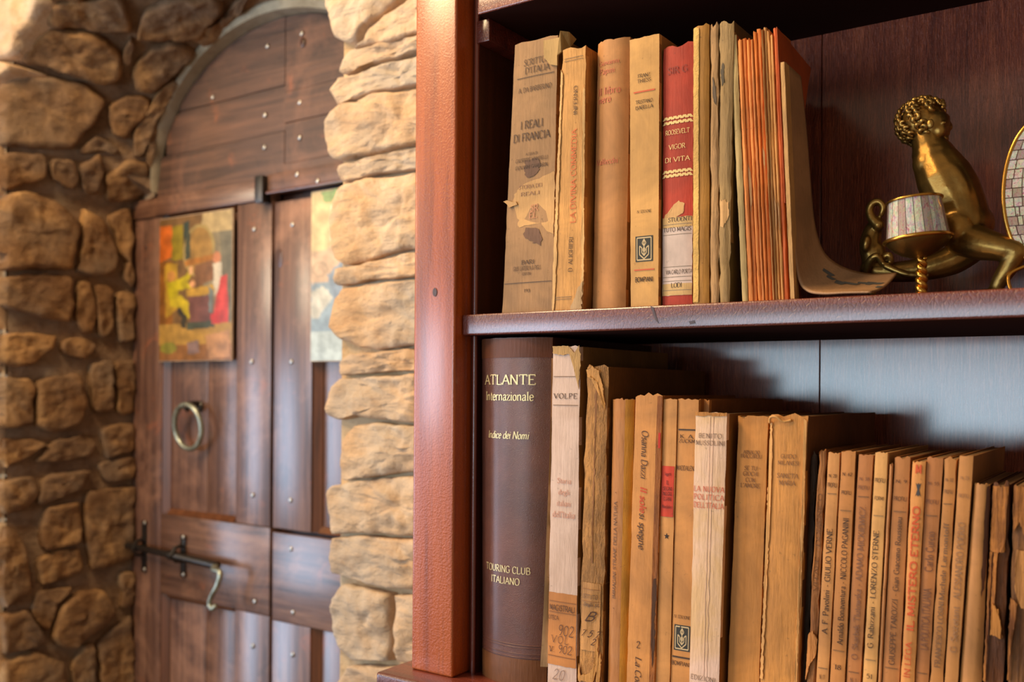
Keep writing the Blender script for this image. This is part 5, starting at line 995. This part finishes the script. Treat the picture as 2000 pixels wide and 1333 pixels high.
# ================================================================ ornaments on the upper shelf
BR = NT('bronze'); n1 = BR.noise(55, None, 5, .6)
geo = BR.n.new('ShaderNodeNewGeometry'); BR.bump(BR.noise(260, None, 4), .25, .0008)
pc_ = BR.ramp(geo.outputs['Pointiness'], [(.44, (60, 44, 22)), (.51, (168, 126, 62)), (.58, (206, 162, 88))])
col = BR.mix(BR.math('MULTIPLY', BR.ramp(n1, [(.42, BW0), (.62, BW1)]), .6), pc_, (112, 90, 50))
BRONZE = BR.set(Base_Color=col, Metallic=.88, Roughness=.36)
BRASS = flat('brass', (206, 150, 66), .26, .95)
fig = empty('figurine', (px(1880, 500, .70).x, .70, ZS2), 'bronze figurine of a curly-haired nude boy seated on a scrolled base, turned away', 'figurine')
def blob_mesh(name, parts, voxel, smooth_it, mat, parent):
    """union of ellipsoids / tapered capsules, fused by a voxel remesh"""
    bm = bmesh.new()
    for p in parts:
        if p[0] == 'e':
            _, c, r, rot = p; m = Matrix.Translation(c) @ Matrix.Rotation(math.radians(rot), 4, 'Y') @ Matrix.Diagonal((r[0], r[1], r[2], 1))
            bmesh.ops.create_uvsphere(bm, u_segments=20, v_segments=14, radius=1, matrix=m)
        else:
            _, pts, rad = p; 
            rr_ = []; sp = spl(pts, 5)
            for i in range(len(sp)): t = i/(len(sp)-1)*(len(rad)-1); k = min(int(t), len(rad)-2); rr_.append(rad[k]+(rad[k+1]-rad[k])*(t-k))
            tube(bm, sp, rr_, 14)
            for c, r in ((sp[0], rr_[0]), (sp[-1], rr_[-1])): bmesh.ops.create_uvsphere(bm, u_segments=12, v_segments=8, radius=r, matrix=Matrix.Translation(c))
    bmesh.ops.recalc_face_normals(bm, faces=bm.faces)
    me = bpy.data.meshes.new('tmp'); bm.to_mesh(me); bm.free(); o = bpy.data.objects.new('tmp', me); C.objects.link(o)
    r = o.modifiers.new('r', 'REMESH'); r.mode = 'VOXEL'; r.voxel_size = voxel
    s = o.modifiers.new('s', 'SMOOTH'); s.factor = .5; s.iterations = smooth_it
    dg = bpy.context.evaluated_depsgraph_get(); me2 = bpy.data.meshes.new_from_object(o.evaluated_get(dg)); bpy.data.objects.remove(o)
    me2.name = name; return link(name, me2, mat, parent, 180)
YG = .690
def q(u, v, dy=0): return px(u, v, YG+dy)
k = dep(q(1850, 350))/FPX     # metres per pixel there
body = [
 ('c', [q(1808, 256), q(1815, 285, -.001), q(1820, 300)], [30*k, 32*k, 38*k]),
 ('c', [q(1826, 312), q(1843, 345), q(1860, 376), q(1876, 408), q(1886, 440)], [42*k, 52*k, 53*k, 48*k, 46*k]),
 ('e', q(1814, 322, -.004), (30*k, 30*k, 34*k), -20), ('e', q(1858, 318, .006), (22*k, 26*k, 26*k), -30),
 ('e', q(1828, 350, -.011), (20*k, 12*k, 48*k), -26), ('e', q(1868, 352, -.012), (18*k, 14*k, 46*k), -26),
 ('e', q(1884, 436, 0), (50*k, 46*k, 40*k), -10), ('e', q(1872, 446, -.008), (34*k, 34*k, 36*k), 0), ('e', q(1904, 438, .004), (36*k, 34*k, 38*k), 0),
 ('c', [q(1880, 464, -.004), q(1915, 476, -.010), q(1950, 484, -.014), q(1980, 491, -.016)], [36*k, 32*k, 26*k, 21*k]),
 ('c', [q(1984, 494, -.016), q(1974, 515, -.016), q(1955, 545, -.016), q(1944, 566, -.016)], [21*k, 18*k, 15*k, 12*k]),
 ('e', q(1938, 572, -.018), (28*k, 12*k, 7*k), 8),
 ('c', [q(1896, 462, .012), q(1880, 485, .014), q(1850, 505, .012)], [32*k, 26*k, 20*k]),
]
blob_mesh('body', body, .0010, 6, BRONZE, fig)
# head: skull, brow, nose, cheek, chin, ear turned to the right
head = [('e', q(1803, 240), (44*k, 36*k, 42*k), 8), ('e', q(1824, 246, -.002), (30*k, 28*k, 34*k), 0), ('e', q(1843, 232, -.001), (12*k, 16*k, 10*k), 0),
 ('c', [q(1846, 232), q(1854, 243), q(1855, 249)], [5*k, 5*k, 6*k]), ('e', q(1846, 262, 0), (9*k, 10*k, 5*k), 0), ('e', q(1842, 272, 0), (11*k, 12*k, 9*k), 0), ('e', q(1834, 254, -.007), (13*k, 10*k, 15*k), 0),
 ('e', q(1817, 242, -.018), (7*k, 4*k, 10*k), 0), ('e', q(1849, 256, 0), (7*k, 9*k, 4*k), 0), ('e', q(1843, 240, -.009), (5*k, 4*k, 3*k), 0)]
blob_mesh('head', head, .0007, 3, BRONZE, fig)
hair = []; random.seed(11)
hc = q(1801, 238); Rh = 46*k
for i in range(190):
    th = math.acos(1-2*(i+.5)/190); ph = i*2.39996
    d_ = Vector((math.sin(th)*math.cos(ph), math.sin(th)*math.sin(ph), math.cos(th)))
    if d_.x > .52 and d_.z < .45: continue
    if d_.z < -.80 and d_.x > -.2: continue
    if i % 3 == 0: continue
    c = hc+Vector((d_.x*Rh*1.0, d_.y*Rh*.86, d_.z*Rh*.94)); t1 = d_.cross(Vector((.3, 0, 1))); t1.normalize(); t2 = d_.cross(t1); a0 = random.uniform(-1.2, 1.2)+(-1.2); sg = random.choice((-1, 1))
    L = [c+d_*(k*(1+3.2*math.sin(j*.75)))+(t1*math.cos(a0+sg*j*.55)+t2*math.sin(a0+sg*j*.55))*k*(j*4.6-9) for j in range(5)]
    hair.append((L, k*4.4))
for j in range(9):   # forelock
    c = q(1818+j*3.0, 205+(j % 3)*4-(j > 4)*3, -.008+.002*j); hair.append(([c+Vector((k*6*math.cos(a*.7+j), -k*2*math.cos(a), k*6*math.sin(a*.7+j))) for a in range(4)], k*4.2))
bm = bmesh.new()
for L, r in hair:
    sp = spl(L, 3); tube(bm, sp, [r*(.45+.55*math.sin(math.pi*min(1, (i+1)/len(sp)))) for i in range(len(sp))], 7)
bmo('hair', bm, BRONZE, fig, 180)
base = [('c', [q(1700, 528, 0), q(1740, 532, 0), q(1800, 526, .004), q(1860, 508, .008), q(1905, 480, .010)], [22*k, 20*k, 24*k, 30*k, 30*k]),
 ('e', q(1708, 500, 0), (24*k, 20*k, 32*k), 0), ('c', [q(1706, 520), q(1700, 480), q(1706, 450), q(1716, 436)], [20*k, 22*k, 18*k, 13*k]),
 ('c', [q(1716, 440, -.004), q(1704, 428, -.004), q(1698, 412, -.004), q(1704, 398, -.004), q(1716, 394, -.004), q(1725, 404, -.004), q(1722, 418, -.004)], [12*k, 10*k, 8*k, 8*k, 7*k, 7*k, 6*k]),
 ('c', [q(1690, 540, -.006), q(1698, 512, -.012), q(1712, 500, -.014), q(1722, 512, -.012)], [8*k, 8*k, 7*k, 6*k]), ('c', [q(1722, 505, -.008), q(1736, 498, -.010), q(1740, 512, -.008), q(1730, 520, -.006)], [7*k, 7*k, 6*k, 5*k]),
 ('e', q(1692, 476, -.008), (8*k, 8*k, 16*k), 10), ('c', [q(1730, 520, -.012), q(1770, 536, -.012), q(1810, 538, -.010)], [7*k, 7*k, 5*k]),
 ('c', [q(1700, 540), q(1700, 558), q(1702, 572)], [14*k, 9*k, 10*k])]
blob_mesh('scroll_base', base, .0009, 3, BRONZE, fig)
# mother-of-pearl
def pearl(name, sc_=(90, 90, 30), dk=0):
    t = NT(name); v = t.n.new('ShaderNodeTexVoronoi'); v.inputs['Scale'].default_value = 4.2; nd = t.n.new('ShaderNodeVectorMath'); nd.operation = 'ADD'
    mp = t.map(sc_); nz_ = t.noise(90, None, 3); t.l.new(mp, nd.inputs[0]); t.l.new(nz_, nd.inputs[1]); t.l.new(nd.outputs[0], v.inputs['Vector'])
    n_ = t.noise(4.2, mp, 4, .7, 1.8)
    c = t.ramp(n_, [(.32, (84, 36, 46)), (.40, (206, 140, 140)), (.46, (238, 226, 200)), (.52, (128, 176, 144)), (.56, (236, 214, 190)), (.62, (150, 84, 104)), (.70, (226, 210, 196))])
    c = t.mix(.14, c, v.outputs['Color']); c = t.mix(dk, c, (120, 60, 66)); return t.set(Base_Color=c, Roughness=.18, Coat_Weight=1.0, Specular_IOR_Level=.8)
PEARL = pearl('mother_of_pearl'); PEARLD = pearl('dark_mother_of_pearl', (120, 120, 40), .55)
YL = .648
l0 = px(1795, 500, YL); lamp = empty('shade_ornament', (l0.x, YL, ZS2), 'small ornament, mother-of-pearl drum on a twisted brass stem, before the bronze figurine', 'ornament')
kk = dep(l0)/FPX
def qq(u, v): return px(u, v, YL)
ax0 = qq(1796, 574); ax0.z = ZS2; ctop = qq(1786, 392); cmid = qq(1793, 468); cbow = qq(1795, 506)
tilt = Vector((ctop.x-cmid.x, 0, ctop.z-cmid.z)); tn = tilt.normalized(); ex = Vector((tn.z, 0, -tn.x)); ey = Vector((0, 1, 0))
def circ(c, r, n=40, ph=0): return [c+(ex*math.cos(ph+2*math.pi*i/n)+ey*math.sin(ph+2*math.pi*i/n))*r for i in range(n)]
rt, rb = 51*kk, 60*kk
NP_ = 22
for i in range(NP_):
    a0 = 2*math.pi*i/NP_+.012; a1 = 2*math.pi*(i+1)/NP_-.012; vs_ = []
    for c, r in ((cmid+tn*.0012, rb*.97), (ctop-tn*.0008, rt*.97)):
        for a_ in (a0, (a0+a1)/2, a1):
            e_ = ex*math.cos(a_)+ey*math.sin(a_); vs_ += [c+e_*r, c+e_*(r-.0008)]
    fs = [(0, 2, 8, 6), (2, 4, 10, 8), (1, 7, 9, 3), (3, 9, 11, 5), (0, 6, 7, 1), (4, 5, 11, 10), (6, 8, 9, 7), (8, 10, 11, 9), (0, 1, 3, 2), (2, 3, 5, 4)]
    mk('pearl_strip', vs_, fs, PEARL if i % 3 else PEARLD, lamp)
def ringo(name, c, r, th, mat=BRASS):
    bm = bmesh.new(); p = circ(c, r, 48); tube(bm, p+[p[0]], th, 8, False); bmo(name, bm, mat, lamp, 180)
ringo('top_rim', ctop, rt*.99, .00085); ringo('bottom_rim', cmid, rb*1.02, .0013)
bm = bmesh.new(); rows = []
for r, t in ((rb, 0), (rb*.93, -.003), (rb*.78, -.0062), (rb*.55, -.0092), (rb*.30, -.0112), (rb*.12, -.0124), (.0006, -.0126)): rows.append([bm.verts.new(p) for p in circ(cmid+tn*t, r, 36)])
for a_, b_ in zip(rows[:-1], rows[1:]):
    for i in range(36): bm.faces.new((a_[i], a_[(i+1) % 36], b_[(i+1) % 36], b_[i]))
bm.faces.new(rows[-1]); bmo('bowl', bm, BRONZE, lamp, 180)
bm = bmesh.new(); rr_ = [bm.verts.new(p) for p in circ(ctop-tn*.001, rt*.95, 36)]; bm.faces.new(rr_); bmo('lid', bm, BRONZE, lamp)
bm = bmesh.new(); cb0 = cmid-tn*.0115; ln = cb0-Vector((cb0.x, YL, ZS2))
for ph in (0, math.pi):
    tube(bm, [Vector((cb0.x+.0012+.0018*math.cos(ph+i*.42), YL+.0018*math.sin(ph+i*.42), cb0.z+(ZS2+.0012-cb0.z)*i/40)) for i in range(41)], [.0016+.0007*(i/40) for i in range(41)], 8)
bmo('twisted_stem', bm, BRASS, lamp, 180)
bm = bmesh.new(); lathe(bm, [(.0003, ZS2+.0001), (.0052, ZS2+.0001), (.0052, ZS2+.0010), (.003, ZS2+.0018), (.0003, ZS2+.002)], cb0.x+.0012, YL, 24); bmo('foot', bm, BRASS, lamp, 60)
# oval brass frame with mother-of-pearl, at the right edge
oc = px(2034, 372, .672); fr_ = empty('oval_frame', (oc.x, .672, ZS2), 'oval brass frame filled with mother-of-pearl, cut by the right edge of the photo', 'frame')
ko = dep(oc)/FPX; ra, rbz = 58*ko, 142*ko; bm = bmesh.new()
p = [oc+Vector((ra*math.cos(2*math.pi*i/72)*1.15, 0, rbz*math.sin(2*math.pi*i/72))) for i in range(72)]; tube(bm, p+[p[0]], .0014, 8, False); bmo('rim', bm, BRASS, fr_, 180)
PEARL2 = pearl('mother_of_pearl_mosaic', (60, 60, 60)); nr, na = 5, 22
nr = 15; zr = [-1+2*j/nr for j in range(nr+1)]; zr[0], zr[-1] = -.985, .985
for j in range(nr):
    h0 = math.sqrt(1-zr[j]**2); h1 = math.sqrt(1-zr[j+1]**2); m = max(1, round(9*max(h0, h1))); cut = [-1]+[-1+2*(i+random.uniform(-.28, .28))/m for i in range(1, m)]+[1]
    for i in range(m):
        vs_ = []; g_ = .0003
        for yy in (.6712+random.uniform(-.0001, .0001), .6728):
            for (zq, hq, cx_, gx, gz) in ((zr[j], h0, cut[i], g_, g_), (zr[j], h0, cut[i+1], -g_, g_), (zr[j+1], h1, cut[i+1], -g_, -g_), (zr[j+1], h1, cut[i], g_, -g_)):
                vs_.append(Vector((oc.x+ra*1.10*hq*cx_+gx, yy, oc.z+rbz*.985*zq+gz)))
        mk('pearl_piece', vs_, [(0, 1, 2, 3), (4, 7, 6, 5), (0, 4, 5, 1), (1, 5, 6, 2), (2, 6, 7, 3), (3, 7, 4, 0)], PEARL2 if (i*7+j*3) % 4 else PEARLD, fr_)
bm = bmesh.new(); z1 = oc.z-rbz
for s in (-1, 1):
    tube(bm, spl([(oc.x+s*.004, .672, z1), (oc.x+s*.014, .670, z1-.004), (oc.x+s*.0175, .668, (z1+ZS2)/2+.002), (oc.x+s*.015, .666, ZS2+.003), (oc.x+s*.011, .664, ZS2+.0015)], 5), .0012, 8)
tube(bm, [(oc.x, .672, z1), (oc.x, .69, ZS2+.0013)], .0012, 8)
bmo('stand', bm, BRASS, fr_, 180)
